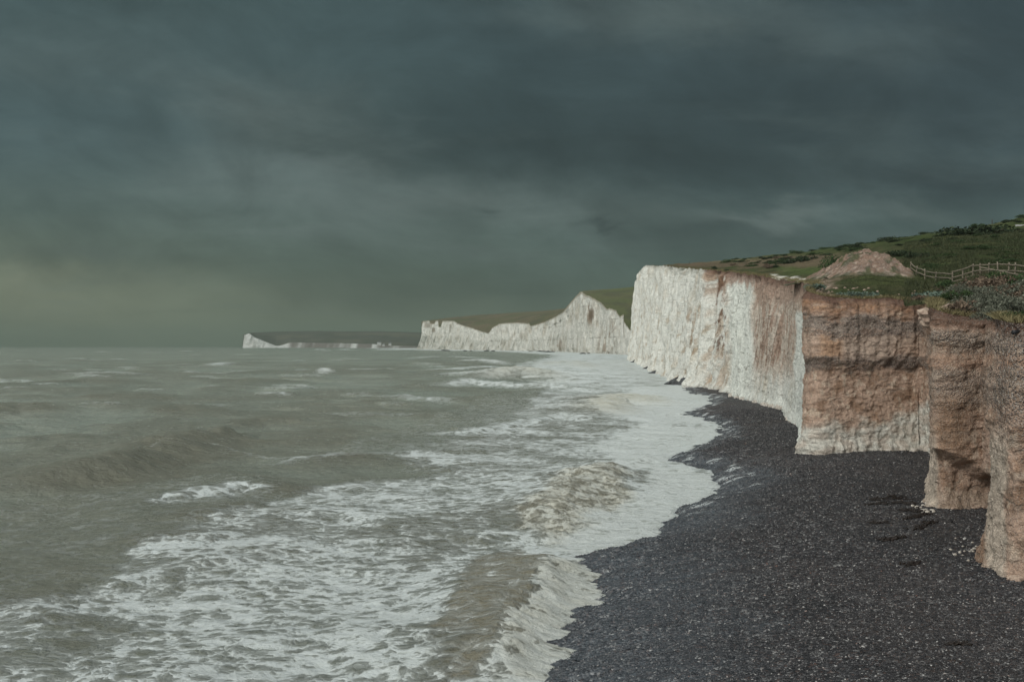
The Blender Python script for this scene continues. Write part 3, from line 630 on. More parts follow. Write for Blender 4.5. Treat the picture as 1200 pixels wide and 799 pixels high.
# surf zone coverage
edge_w = np.interp(ey, [36, 48, 74, 93, 150, 320, 576, 1500, 4000], [31, 29, 33, 28, 38, 48, 75, 110, 200])
n_a = fbm(ex / 9, ey / 14, 3.0, 4); n_b = fbm(ex / 4, ey / 3.5, 6.0, 4); n_c = fbm(ex / 16, ey / 9, 16.0, 3)
sfz = 1 - sst(.80, 1.10, off / edge_w + n_a * .22)
cov = sfz * (.56 + .24 * n_b + .30 * n_c) + .22 * sfz * (1 - sst(0, 7, off)) + .20 * sfz * sst(180, 420, ey)
foam = np.maximum(foam, cov)
def crest(pts, h, w, lee=1.0, fo=0.0, fw=1.5, th=0.0, si=0.0, foff=0.0, wob=1.0):
    """a wave crest along picture points; travels to the right of the line (shoreward)"""
    global hz, foam, thick, silt_shade
    P = np.array([W_at(*p) for p in pts])
    for _ in range(3):      # round the corners
        P = np.concatenate([P[:1], np.stack([.75 * P[:-1] + .25 * P[1:], .25 * P[:-1] + .75 * P[1:]], 1).reshape(-1, 2), P[-1:]])
    m = (ex > P[:, 0].min() - 30) & (ex < P[:, 0].max() + 30) & (ey > P[:, 1].min() - 40) & (ey < P[:, 1].max() + 40)
    x, y = ex[m], ey[m]
    xw = x + fbm(x / 5, y / 5, 2.0, 3) * wob; yw = y + fbm(x / 5, y / 5, 12.0, 3) * wob
    d, s, par = seg_dist(xw, yw, P); sgn = np.where(s < 0, d, -d)      # + = shoreward of crest
    endf_ = np.clip(par / (len(P) - 1) / .3, 0, 1) * np.clip((1 - par / (len(P) - 1)) / .3, 0, 1); endf_ = sst(0, 1, endf_) * (.8 + .35 * fbm(x / 6, y / 6, 22.0, 3))
    prof = np.where(sgn > 0, np.exp(-(sgn / w)**2), np.exp(-(sgn / (w * 2.3 * lee))**2))
    hz[m] = hz[m] * (1 - .6 * prof * endf_) + h * prof * endf_
    if fo: 
        g = np.exp(-((sgn - foff) / fw)**2) * (1 - sst(0, 1.6, 1 - endf_)); foam[m] = np.maximum(foam[m], fo * g * (.8 + .5 * fbm(x / 1.5, y / 1.5, 4.0, 3)))
        thick[m] = np.maximum(thick[m], th * g)
    if si: silt_shade[m] = np.maximum(silt_shade[m], np.clip(silt_shade[m] + si * .7 * np.exp(-((sgn - w * .3) / (w * 1.4))**2) * endf_, 0, .6))  # crest face darkened by colour, standing in for its shade
    return
def patch_(pts, val, th, si, sf, soft=3.0, n=6.0):      # sets coverage inside a picture polygon
    global foam, thick, silt_shade
    P = np.array([W_at(*p) for p in pts]); P = np.concatenate([P, P[:1]])
    m = (ex > P[:, 0].min() - 8) & (ex < P[:, 0].max() + 8) & (ey > P[:, 1].min() - 8) & (ey < P[:, 1].max() + 8)
    x, y = ex[m], ey[m]; ins = np.zeros(x.shape, bool)
    for k in range(len(P) - 1):
        (ax, ay), (bx_, by_) = P[k], P[k+1]
        cnd = ((ay > y) != (by_ > y)); xx = ax + (y - ay) / (by_ - ay + 1e-9) * (bx_ - ax); ins ^= cnd & (x < xx)
    d, _, _ = seg_dist(x, y, P); d = np.where(ins, d, -d) + fbm(x / n, y / n, 31.0, 4) * soft
    w = sst(-soft * .5, soft * .5, d) * sf
    nn = fbm(x / 2.2, y / 1.4, 41.0, 4) * .22
    foam[m] = foam[m] * (1 - w) + (val + nn) * w; thick[m] = thick[m] * (1 - w) + th * w; silt_shade[m] = silt_shade[m] * (1 - w) + si * w
# -- patches: open brown water between foam, seen in the surf
patch_([(470,799),(520,720),(560,660),(610,640),(650,655),(640,700),(600,760),(560,799)], .36, .25, .85, .9, 1.2, 3)
patch_([(390,640),(520,600),(600,600),(560,640),(480,680),(400,690)], .46, .1, .6, .7, 2, 4)
patch_([(0,590),(140,575),(330,560),(300,590),(180,640),(0,665)], .20, .0, .45, .95, 3, 6)
patch_([(170,700),(420,640),(520,700),(480,799),(120,799)], .70, 0, .3, .8, 3, 5)
patch_([(0,740),(90,745),(110,799),(0,799)], .48, 0, .3, .8, 2, 3)
patch_([(330,590),(520,560),(640,560),(560,600),(400,625)], .68, 0, .3, .6, 2, 5)
patch_([(350,540),(480,500),(560,470),(640,455),(600,500),(500,530)], .26, 0, .35, .75, 3, 9)
patch_([(600,625),(625,590),(660,565),(730,550),(745,580),(735,610),(700,635),(650,640)], .64, .95, .75, .9, 1.5, 4)
patch_([(640,645),(690,610),(745,585),(770,545),(860,560),(850,600),(780,640),(700,660)], .92, .15, .2, .95, 1.5, 4)
patch_([(700,520),(740,500),(860,500),(860,530),(790,545),(720,550)], .93, .12, .2, .9, 2, 6)
patch_([(590,780),(620,720),(640,665),(690,655),(720,700),(700,740),(670,799),(600,799)], .86, .6, .6, .95, .8, 2)
patch_([(690,478),(740,455),(800,452),(850,470),(850,495),(760,500)], .95, .1, .2, .9, 4, 9)
# -- crests
crest([(0,584),(67,569),(133,560),(183,540),(233,523),(270,516.5),(305,516)], 2.3, 3.2, .8, 0, 1, 0, 1.1)
crest([(205,536),(233,530),(265,530),(290,538),(320,543),(400,541)], .45, 1.2, 1, .46, .45, 0, .1, 0, 1)
crest([(262,516),(272,515),(283,518)], .25, .8, 1, .8, .6, 0, .1)
crest([(-30,489),(0,480),(30,478),(66,484)], 1.5, 3.5, 1, 0, 1, 0, .9)
crest([(100,470),(140,466),(190,472)], 1.2, 3.0, 1, 0, 1, 0, .7); crest([(170,487),(215,481),(262,488)], 1.1, 2.8, 1, 0, 1, 0, .7); crest([(420,476),(450,471),(490,478)], 1.0, 2.8, 1, 0, 1, 0, .6); crest([(20,520),(60,513),(100,519)], .9, 2.4, 1, 0, 1, 0, .6); crest([(60,450),(100,447),(140,451)], 1.2, 4, 1, 0, 1, 0, .7); crest([(240,450),(280,446),(310,450)], 1.2, 4, 1, 0, 1, 0, .7)
crest([(265,508),(300,494),(330,500)], 1.0, 3, 1, 0, 1, 0, .5); crest([(355,512),(380,507),(400,513)], .8, 2.6, 1, 0, 1, 0, .5)
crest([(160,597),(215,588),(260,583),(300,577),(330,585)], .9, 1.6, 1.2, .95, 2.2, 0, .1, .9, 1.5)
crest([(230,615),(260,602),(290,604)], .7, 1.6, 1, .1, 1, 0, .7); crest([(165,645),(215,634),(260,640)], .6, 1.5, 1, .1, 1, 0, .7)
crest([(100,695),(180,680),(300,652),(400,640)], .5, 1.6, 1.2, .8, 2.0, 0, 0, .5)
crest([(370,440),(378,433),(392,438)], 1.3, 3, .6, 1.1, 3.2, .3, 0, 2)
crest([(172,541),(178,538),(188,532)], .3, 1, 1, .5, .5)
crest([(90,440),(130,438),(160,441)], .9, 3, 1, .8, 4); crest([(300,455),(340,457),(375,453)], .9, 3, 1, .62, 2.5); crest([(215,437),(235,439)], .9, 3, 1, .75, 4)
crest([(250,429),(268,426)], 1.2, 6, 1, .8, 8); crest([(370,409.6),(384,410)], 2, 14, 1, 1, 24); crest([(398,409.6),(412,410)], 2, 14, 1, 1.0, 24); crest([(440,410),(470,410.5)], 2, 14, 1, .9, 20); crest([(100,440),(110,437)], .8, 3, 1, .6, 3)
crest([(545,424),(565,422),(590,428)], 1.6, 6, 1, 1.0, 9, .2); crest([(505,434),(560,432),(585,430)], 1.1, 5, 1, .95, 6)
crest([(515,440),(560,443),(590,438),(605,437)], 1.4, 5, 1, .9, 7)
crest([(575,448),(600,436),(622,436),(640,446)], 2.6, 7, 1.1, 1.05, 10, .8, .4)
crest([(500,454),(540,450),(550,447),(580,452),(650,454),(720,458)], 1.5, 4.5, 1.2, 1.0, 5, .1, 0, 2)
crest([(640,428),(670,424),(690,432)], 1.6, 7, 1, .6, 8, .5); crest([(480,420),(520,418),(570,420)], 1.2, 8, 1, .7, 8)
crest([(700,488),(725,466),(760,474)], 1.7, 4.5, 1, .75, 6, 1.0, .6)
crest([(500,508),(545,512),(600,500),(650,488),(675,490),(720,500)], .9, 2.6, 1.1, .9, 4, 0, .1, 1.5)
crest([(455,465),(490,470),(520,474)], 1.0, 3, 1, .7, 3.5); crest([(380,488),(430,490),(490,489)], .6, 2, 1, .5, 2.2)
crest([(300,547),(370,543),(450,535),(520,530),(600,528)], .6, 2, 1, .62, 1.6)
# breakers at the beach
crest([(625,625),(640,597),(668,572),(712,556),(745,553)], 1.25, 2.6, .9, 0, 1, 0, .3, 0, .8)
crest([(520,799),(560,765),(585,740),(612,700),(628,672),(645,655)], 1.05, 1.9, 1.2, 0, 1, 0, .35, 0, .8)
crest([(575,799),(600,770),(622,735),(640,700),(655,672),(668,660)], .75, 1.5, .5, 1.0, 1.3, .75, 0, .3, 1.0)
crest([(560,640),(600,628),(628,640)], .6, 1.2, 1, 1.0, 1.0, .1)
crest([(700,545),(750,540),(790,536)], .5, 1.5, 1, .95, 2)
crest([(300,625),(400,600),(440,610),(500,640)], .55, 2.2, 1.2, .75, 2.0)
# short whitecaps out at sea
rw = np.random.default_rng(23)
for _ in range(70):
    rrow = 407.8 + 75 * rw.random()**2.2; pp = rw.uniform(-80, 560); dd_ = (rrow - 405)
    if pp > 470 and rrow < 412: continue
    ln = rw.uniform(4, 16) * (dd_ / 30)**.5
    crest([(pp, rrow), (pp + ln, rrow - rw.uniform(0, 1.2) * dd_ / 40), (pp + 2 * ln, rrow + rw.uniform(-.5, 1) * dd_ / 40)], rw.uniform(.5, 1.1), 2 + 60 / dd_, 1, rw.uniform(.45, .72), 1.5 + 60 / dd_)
# foot of the far cliffs
foam = np.maximum(foam, (1 - sst(10, 90, off)) * sst(600, 1100, ey) * (.5 + .5 * fbm(ex / 40, ey / 120, 3.0, 3)))
frot = sst(.35, .6, foam)
hz += frot * fbm(ex / 1.1, ey / 1.1, 3.0, 3) * .09 * lod(1.5) * sst(0, 3, off) + thick * ((ridged(ex / 1.6, ey / 1.6, 47.0, 3) - .5) * .28 + fbm(ex / 2.2, ey / 2.2, 7.0, 3) * .30 + fbm(ex / .7, ey / .7, 9.0, 2) * .05) * lod(1.2)
foam = np.maximum(foam, (1 - sst(.1, 2.2, off)) * (.86 + .25 * fbm(ex / 1.5, ey / 1.5, 27.0, 3)) * sst(20, 30, ey))
run = 1 - sst(0, 3.5, off)
hz = hz * sst(-.5, 3.0, off) + run * (.10 + .06 * fbm(ex / 1.2, ey / 1.2, 1.0, 3)) * sst(-.2, .35, off)
hz = np.where(off < -.2, -.25 - .12 * np.clip(-off, 0, 8), hz)
bzs = np.where(ss_ > 0, 1, 0)
tag(mesh_obj('sea', np.stack([ex, ey, hz], -1), grid_faces(len(rad), len(pxs), True), M['sea'], True, None, None, {'foam': foam, 'silt_shade': silt_shade, 'thick': thick}), kind='structure')
print('sea', ex.shape, 'cliff', V.shape)

# ------------------------------------------------------------------ leaf clumps and shrubs
def leaf_mesh(name, n, leaf, mat, rx=1, rz=.6, seed=1, lobes=7, up=.35):
    r = np.random.default_rng(seed)
    L = np.stack([r.uniform(-.6, .6, lobes) * rx, r.uniform(-.6, .6, lobes) * rx, r.uniform(.12, .62, lobes) * rz], 1); S = r.uniform(.28, .55, lobes)
    k = r.integers(0, lobes, n); d = r.normal(size=(n, 3)); d /= np.linalg.norm(d, axis=1)[:, None]; d[:, 2] = np.abs(d[:, 2]) * .9 - .12
    rad_ = S[k] * (r.random(n)**.35) * (1 + .35 * perlin(d[:, 0] * 3 + k, d[:, 1] * 3, d[:, 2] * 3))
    c_ = L[k] + d * rad_[:, None] * np.array([rx, rx, rz * 1.25]); c_[:, 2] = np.maximum(c_[:, 2], .01)
    a = r.normal(size=(n, 3)); a[:, 2] += up; a += d * .6; a /= np.linalg.norm(a, axis=1)[:, None]
    b = np.cross(a, r.normal(size=(n, 3))); b /= np.linalg.norm(b, axis=1)[:, None]; s = leaf * r.uniform(.5, 1.3, n)[:, None]
    Vv = np.stack([c_, c_ + a * s * .5 + b * s * .32, c_ + a * s, c_ + a * s * .5 - b * s * .32], 1).reshape(-1, 3)
    me = mesh_obj(name, Vv, np.arange(4 * n).reshape(-1, 4), M[mat], False)
    return me
def shrub_proto(leafmat, seed, n=1300, leaf=.10, rz=.6, twigs=9, name='shrub'):
    root = empty(name, (0, 0, 0)); f = leaf_mesh('foliage', n, leaf, leafmat, 1, rz, seed); f.parent = root
    random.seed(seed); P = []
    for k in range(twigs):
        a = random.uniform(0, 6.28); rr_ = random.uniform(.3, .85); P.append(bar((0, 0, -.15), (rr_*math.cos(a), rr_*math.sin(a), random.uniform(.25, .7) * rz), .018, 5, .03))
    v, fs = merge(P); mesh_obj('stems', v, fs, M['stem'], True, root)
    return root
def copy_tree(o, parent=None):
    c2 = o.copy(); C.objects.link(c2); c2.parent = parent
    for ch in list(o.children): copy_tree(ch, c2)
    return c2
_used = {}
def place(proto, loc, s, rz, label, cat, group, sz=None):
    o = proto if proto.name not in _used else copy_tree(proto); _used[proto.name] = 1
    o.location = loc; o.scale = (s, s, sz or s); o.rotation_euler = (0, 0, rz); tag(o, label, cat, group); return o
P_grey = [shrub_proto('leaf_grey', 31 + k, 1500, .085, .62, 10, 'grey_shrub') for k in range(3)]
P_blue = [shrub_proto('leaf_blue', 41 + k, 700, .17, .6, 6, 'sea_cabbage') for k in range(2)]
P_green = [shrub_proto('leaf_green', 51 + k, 1500, .10, .7, 8, 'green_bush') for k in range(2)]
P_dark = [shrub_proto('leaf_dark', 61 + k, 1500, .11, .55, 6, 'gorse_bush') for k in range(3)]
P_brown = [shrub_proto('leaf_brown', 71 + k, 1100, .11, .5, 14, 'dead_shrub') for k in range(2)]
rs = random.Random(5)
def spot(proto, px, Yd, s, label, cat, group=None, sz=None, dz=-.08):
    return place(rs.choice(proto), gpt(px, Yd, dz * s), s, rs.uniform(0, 6.28), label, cat, group, sz)
# foreground shrubs at the right edge and along the rim
spot(P_green, 1183, 83, 1.9, 'round dark green bush below the right end of the wooden fence', 'bush')
spot(P_green, 1121, 74, 1.3, 'small dark green bush among the grey plants above the pale clay block', 'bush')
spot(P_green, 1106, 102, 1.6, 'dark weedy bush at the corner where the sloping fence meets the level fence', 'bush')
spot(P_blue, 1082, 101.8, 1.7, 'pale blue-green cushion plant on the lawn edge above the middle buttress', 'plant', sz=1.2)
spot(P_blue, 1090, 101.5, 1.3, 'smaller blue-green cushion plant touching the lawn edge cushion on its right', 'plant', sz=1.0)
spot(P_blue, 1108, 80, 1.6, 'blue-green leafy plant directly behind the pale clay block', 'plant', sz=1.1)
spot(P_blue, 992, 101.6, 1.2, 'left one of two blue-green plants on the stony rim below the rubble mound', 'plant', sz=.9)
spot(P_blue, 1017, 101.4, 1.5, 'wider blue-green plant on the stony rim below the rubble mound', 'plant', sz=1.0)
spot(P_blue, 953, 103.8, 1.3, 'blue-green plant hanging at the cliff corner beside the white chalk strip', 'plant', sz=.9)
spot(P_blue, 1142, 66.5, 1.0, 'blue-green leafy plant hanging over the red soil edge, left of its twin', 'plant', sz=.8)
spot(P_blue, 1163, 65, 1.15, 'blue-green leafy plant hanging over the red soil edge, right of its twin', 'plant', sz=.9)
spot(P_green, 1197, 47.5, .9, 'olive green tuft of leaves at the lower right on the nearest soil edge', 'plant', sz=.7)
spot(P_blue, 1196, 82, 1.5, 'bright blue-green plant at the right picture edge below the fence', 'plant', sz=1.0)
for k in range(46):
    Yd = rs.uniform(52, 84); lo = np.interp(Yd, [50, 62, 66, 84], [1172, 1150, 1112, 1126])
    px = rs.uniform(lo, 1225)
    if Yd < 64 and px < 1168: Yd = rs.uniform(66, 84)
    P_, cat, nm = (P_brown, 'shrub', 'brown') if k % 5 == 4 else (P_grey, 'shrub', 'grey')
    spot(P_, px, Yd, rs.uniform(1.0, 2.1), 'grey-green low shrub in the dense patch on the nearest clifftop' if nm == 'grey' else 'dead brown shrub in the dense patch on the nearest clifftop',
         cat, 'grey shrubs massed on the nearest clifftop' if nm == 'grey' else 'dead brown shrubs on the nearest clifftop')
for k in range(12):
    spot(P_brown, rs.uniform(1062, 1160), rs.uniform(84, 103) if k % 2 else 101.6, rs.uniform(.5, 1.0), 'withered brown plant in the strip between lawn and cliff rim', 'plant', 'withered plants between the lawn and the rim')
for px_, y_, lab_ in ((1081, 100.6, 'withered brown tuft at the notch where the middle buttress rim steps down, left one'), (1085, 98.5, 'withered brown tuft at the notch where the middle buttress rim steps down, right one')):
    spot(P_brown, px_, y_, 1.3, lab_, 'plant', sz=1.3)
# scrub on the hillside
spot(P_dark, 1146, 243, 9.5, 'largest very dark gorse thicket high on the green slope', 'bush', sz=5)
spot(P_dark, 1136, 238, 6.0, 'very dark gorse thicket joined to the left end of the largest thicket', 'bush', sz=3.2)
spot(P_green, 986, 165, 3.0, 'round olive bush just left of the rubble mound', 'bush', sz=3.0)
spot(P_dark, 944, 255, 3.6, 'dark windblown bush standing alone left of the mound beyond the green strip', 'bush', sz=3.6)
spot(P_dark, 1072, 150, 2.2, 'dark bush behind the right shoulder of the rubble mound', 'bush')
spot(P_dark, 1058, 160, 2.6, 'dark bush on the crest right behind the rubble mound', 'bush', sz=2.0)
spot(P_dark, 1049, 350, 6.0, 'low dark bush breaking the skyline above the mound', 'bush', sz=3.0)
for k in range(95):
    px = rs.uniform(850, 1215); sk = np.interp(px, [800, 900, 1000, 1100, 1200], [520, 440, 370, 340, 330]); Yd = sk * rs.uniform(.62, 1.0)
    s = rs.uniform(1.2, 3.6)
    P_ = rs.choice([P_dark, P_dark, P_green])
    spot(P_, px, Yd, s, 'dark low gorse clump on the upper hillside' if P_ is P_dark else 'green low bramble clump on the upper hillside', 'bush',
         'gorse clumps on the upper hillside' if P_ is P_dark else 'bramble clumps on the upper hillside', s * rs.uniform(.4, .7))
for k in range(45):
    px = rs.uniform(1085, 1220); Yd = rs.uniform(118, 215); s = rs.uniform(.8, 1.9)
    spot(P_green, px, Yd, s, 'rough green bramble tussock on the slope behind the fence', 'bush', 'bramble tussocks behind the fence', s * .55)
for k in range(22):
    px = rs.uniform(830, 975); Yd = rs.uniform(240, 420)
    spot(P_dark if k % 3 else P_brown, px, Yd, rs.uniform(.8, 1.8), 'small dark tuft on the brown strip of the far clifftop' if k % 3 else 'small dry tuft on the brown strip of the far clifftop', 'plant', 'tufts on the brown clifftop strip' if k % 3 else 'dry tufts on the brown clifftop strip')
for P_ in (P_grey, P_blue, P_green, P_dark, P_brown):       # drop any pattern that was never placed
    for o in P_:
        if o.name not in _used:
            for ch in list(o.children): bpy.data.objects.remove(ch)
            bpy.data.objects.remove(o)

# grass blades
def blades(name, pts, hgt_, mat, seed, lab, cat, w=.03, lean=.5):
    r = np.random.default_rng(seed); n = len(pts); h = hgt_ * r.uniform(.5, 1.3, n)
    a = r.uniform(0, 6.28, n); dx, dy = np.cos(a) * w * .5, np.sin(a) * w * .5; le = r.normal(size=(n, 2)) * lean * h[:, None]
    p = pts.copy(); p[:, 2] -= .02
    Vv = np.stack([p + np.stack([dx, dy, 0*dx], 1), p - np.stack([dx, dy, 0*dx], 1), p + np.stack([le[:, 0], le[:, 1], h], 1)], 1).reshape(-1, 3)
    return tag(mesh_obj(name, Vv, np.arange(3 * n).reshape(-1, 3), M[mat], False), lab, cat, kind='stuff')
def scatter(n, pa, pb, ya, yb_, seed, keep=None):
    r = np.random.default_rng(seed); px = r.uniform(pa, pb, n); Yd = r.uniform(ya, yb_, n); x = (px - 600) / F * Yd
    m = np.ones(n, bool) if keep is None else keep(px, Yd, x)
    x, Yd = x[m], Yd[m]; return np.stack([x, Yd, ground(x, Yd)], 1)
blades('short_grass', scatter(60000, 985, 1215, 101.5, 150, 1, lambda p, y, x: (fbm(x / 3, y / 3, 2.0, 3) > -.25) & ((p < 1090) | (y < 128))), .14, 'grass', 1, 'short green grass of the clifftop lawn', 'grass', .05)
blades('rough_grass', scatter(60000, 1060, 1225, 66, 240, 2, lambda p, y, x: (y > 88) & (fbm(x / 4, y / 4, 5.0, 3) > -.1)), .45, 'grass', 2, 'long rough green grass on the slope around the wooden fence', 'grass', .09)
# rim grass along the edge
r_ = np.random.default_rng(9); k_ = r_.integers(int(NS * .1), NS - 400, 26000); off_ = r_.exponential(.6, 26000)
rx_ = X[k_, -1] + q * off_; ry_ = Y[k_, -1] + q * off_; keep_ = (ry_ > 40) & (ry_ < 420)
rx_, ry_ = rx_[keep_], ry_[keep_]
blades('rim_grass', np.stack([rx_, ry_, ground(rx_, ry_)], 1), .32, 'dry', 3, 'dry brown and green grass fringing the cliff rim', 'grass', .06, .8)

# ------------------------------------------------------------------ rubble mound, blocks, stones
def rock(name, loc, s, mat, seed, flat=.7, parent=None):
    r = np.random.default_rng(seed); n = 10; m = 14
    th = np.linspace(0, math.pi, n)[:, None]; ph = np.linspace(0, 2 * math.pi, m, endpoint=False)[None]
    dx, dy, dz = np.sin(th) * np.cos(ph), np.sin(th) * np.sin(ph), np.cos(th) * np.ones_like(ph)
    k = 1 + .45 * perlin(dx * 1.4 + seed, dy * 1.4, dz * 1.4) + .16 * perlin(dx * 4, dy * 4 + seed, dz * 4)
    k = np.round(k * 6) / 6 * .5 + k * .5
    Vv = np.stack([dx * k * s * r.uniform(.8, 1.3), dy * k * s, dz * k * s * flat], -1).reshape(-1, 3)
    fs = [(i*m + j, (i+1)*m + j, (i+1)*m + (j+1) % m, i*m + (j+1) % m) for i in range(n - 1) for j in range(m)]
    o = mesh_obj(name, Vv, fs, M[mat], False, parent); o.location = loc; return o
def mound():
    n, m = 150, 150; a = np.linspace(-1, 1, n)[:, None]; b = np.linspace(-1, 1, m)[None]
    # centre under the peak at px ~1030
    cx, cy = (1019 - 600) / F * 132, 132.0
    x = cx + a * 7.4 + 0 * b; y = cy + b * 16 + 0 * a
    ax_ = np.where(a < 0, a * 1.02, a * 2.6) + .42 * np.maximum(0, -b)
    rr_ = np.sqrt(ax_**2 + b**2) + fbm(x / 3, y / 4, 2.0, 3) * .16
    h = np.clip(1 - rr_, 0, 1)**.9 * 2.5
    h = h + sst(.05, .8, h) * (fbm(x / 1.4, y / 1.8, 4.0, 5, .65) * .42 + ridged(x / 2.0, y / 1.6, 7.0, 3) * .16)
    z = ground(x, y) + h - .12
    z = z + sst(.2, .8, h) * (fbm(x / .5, y / .8, 81.0, 3) * .2 + (ridged(x / .8, y / 1.0, 83.0, 3) - .5) * .3)
    c_ = np.broadcast_to(col(.23, .155, .115), x.shape + (3,)).copy()
    c_ = mixc(c_, (.42, .34, .27), sst(.0, .35, fbm(x / 1.3, y / 1.1, 5.0, 5, .65) - .12 * (h - 1.2)) * .8)
    c_ = mixc(c_, (.17, .085, .06), sst(.0, .35, fbm(x / 2.2, y / 2, 15.0, 4)) * .7 * sst(1.8, 3.2, h)); c_ = mixc(c_, (.05, .065, .025), sst(.12, .3, fbm(x / 2.5, y / 3, 21.0, 4)) * .85)
    c_ = mixc(c_, (.06, .07, .03), 1 - sst(.05, .55, h + .3 * fbm(x / 1.5, y / 1.5, 93.0, 3)))
    return tag(mesh_obj('rubble_mound', np.stack([x, y, z], -1), grid_faces(n, m, True), M['cliff'], True, None, {'col': c_}, {'fl': np.full(x.shape, .2), 'peb': .45 * sst(-.2, .3, fbm(x / 2, y / 2, 91.0, 3))}),
               'heap of pinkish chalk rubble rising from the clifftop lawn', 'mound')
mound()
o = rock('clay_block', gpt(1101, 67.0, -.45), 1.15, 'clay', 4, .62)
tag(o, 'pale tan clay block jutting from the rim left of the grey shrubs', 'rock')
rk = random.Random(12)
for k in range(34):     # stones along the rim below the mound
    px = rk.uniform(958, 1075); o = rock('rim_stone', gpt(px, rk.uniform(101.3, 108), .0), rk.uniform(.08, .2), 'clay', 100 + k)
    tag(o, 'loose pale stone lying on the stony rim below the mound', 'stone', 'loose stones on the stony rim')
for k in range(9):
    o = rock('chalk_lump', gpt(rk.uniform(1158, 1176), rk.uniform(83, 88), .08), rk.uniform(.18, .4), 'chalk', 200 + k)
    tag(o, 'white chalk lump in the small heap below the fence beside the dark green bush', 'stone', 'chalk lumps heaped below the fence')
for k in range(18):
    x, y, z = bpt(rk.gauss(1086, 9), rk.gauss(596, 3.5)); o = rock('chalk_stone', (x, y, z + .03), rk.uniform(.04, .15), 'chalk', 300 + k)
    tag(o, 'small white chalk lump fallen at the foot of the undercut buttress', 'stone', 'chalk lumps at the undercut buttress')
for k in range(20):
    x, y, z = bpt(rk.gauss(1142, 15), rk.gauss(640, 8)); o = rock('chalk_stone', (x, y, z + .03), rk.uniform(.03, .10), 'chalk', 340 + k)
    tag(o, 'small white chalk lump on the shingle left of the nearest buttress', 'stone', 'chalk lumps left of the nearest buttress')
for k in range(40):
    px = rk.uniform(950, 1076); x, y, z = bpt(px, rk.uniform(523.5, 530)); o = rock('chalk_stone', (x, y, z + .03), rk.uniform(.08, .38), 'chalk', 400 + k)
    tag(o, 'white chalk lump along the foot of the wide middle buttress', 'stone', 'chalk lumps at the middle buttress')
for k in range(34):
    t_ = rk.random(); px = 940 - 92 * t_; row = float(np.interp(px, [848, 876, 897, 918, 926, 941], [458.5, 467.5, 475.5, 479.5, 491.5, 501])) + rk.uniform(0, 1.6)
    x, y, z = bpt(px, row, 1.6 - t_ * .6); o = rock('chalk_boulder', (x, y, z), rk.uniform(.25, .7), 'chalk', 500 + k)
    tag(o, 'white chalk boulder on the shingle at the foot of the long white cliff', 'boulder', 'chalk boulders below the white cliff')
for k in range(44):
    a_ = rk.random(); px, row = ((1095 + 68 * a_, 596 - 1.5 * a_) if k % 2 else (1172 + 28 * a_, 664 + 15 * min(1, a_ * 2.2))); x, y, z = bpt(px, row + rk.uniform(-1, 2.0)); o = rock('fallen_clod', (x, y, z + .02), rk.uniform(.05, .20), 'clay', 700 + k)
    tag(o, 'tan earth lump at the foot of the undercut buttress' if k % 2 else 'tan earth lump at the foot of the nearest buttress', 'clod', 'earth lumps at the undercut buttress' if k % 2 else 'earth lumps at the nearest buttress')
# low dark shingle spits and rocks awash below the white cliff
def spit(px0, px1, row, hgt_, seed, lab):
    hgt_ *= 1.5
    x0_, y0_ = W_at(px0, row); x1_, y1_ = W_at(px1, row - .5); L = math.hypot(x1_ - x0_, y1_ - y0_); n, m = 46, 22
    a = np.linspace(0, 1, n)[:, None]; b = np.linspace(-1, 1, m)[None]; wd = L * .55 + 8
    x = x0_ + (x1_ - x0_) * a + 0 * b; y = y0_ + (y1_ - y0_) * a + b * wd * (.25 + a * .9) + fbm(a * 4 + seed, b * 2, 1.0, 3) * 3
    z = (a**1.1) * hgt_ * np.clip(1 - b * b, 0, 1) * (1 + .4 * fbm(a * 6, b * 4 + seed, 2.0, 3)) * 1.5 - .12 + 0 * x
    return tag(mesh_obj('rock_ledge', np.stack([x, y, z], -1), grid_faces(n, m), M['flint'], True), lab, 'rocks')
spit(777, 802, 450.5, 1.5, 3, 'widest dark rock ledge awash at the foot of the white cliff')
spit(800, 810, 452.0, 1.4, 9, 'small dark rock wedge just right of the widest ledge')
spit(757, 781, 437.5, 1.3, 15, 'dark rock ledge awash left of the widest ledge')
spit(752, 772, 432.0, 1.7, 21, 'thin dark rock ledge farther left along the white cliff')
spit(738, 752, 424.5, 1.8, 27, 'farthest low dark ledge at the left corner of the white cliff')
for k, (px, row, s) in enumerate([(520,411.0,7),(524,411.2,6),(545,411.5,5),(552,411.3,4),(570,411.5,6),(578,411.5,6),(622,412,4),(632,412,5),(637,412.4,5),(643,412.6,6),(648,412.4,4),(683,414.6,4),(690,414.3,3)]):
    x, y = W_at(px, row, 0); y = min(y, yb(px) - 18); x = (px - 600) / F * y
    o = rock('sea_rock', (x, y, .3), s, 'flint', 600 + k, .35); tag(o, 'dark rock awash at the foot of the farther white cliffs', 'rock', 'dark rocks below the farther cliffs')

# seaweed on the shingle
def weed(px, row, L, ang, seed, lab, wid=.25):
    x, y, z = bpt(px, row); r = random.Random(seed); P = []
    for k in range(int(26 * L)):
        a = ang + r.gauss(0, .35); s = r.uniform(-.5, .5) * L; t_ = r.gauss(0, wid)
        cx = s * math.cos(ang) - t_ * math.sin(ang); cy = s * math.sin(ang) + t_ * math.cos(ang); l = r.uniform(.18, .5)
        hh = lambda u_, v_: float(beach_z(np.array([x + u_]), np.array([y + v_]), shore(np.array([x + u_]), np.array([y + v_])))[0]) - z
        p0 = (cx, cy, hh(cx, cy) + r.uniform(.01, .06)); p1 = (cx + l * math.cos(a), cy + l * math.sin(a), hh(cx + l*math.cos(a), cy + l*math.sin(a)) + r.uniform(.02, .10))
        P.append(bar(p0, p1, r.uniform(.018, .05), 5, .03))
    v, f = merge(P); o = mesh_obj('seaweed_clump', v, f, M['weed'], True); o.location = (x, y, z); tag(o, lab, 'seaweed')
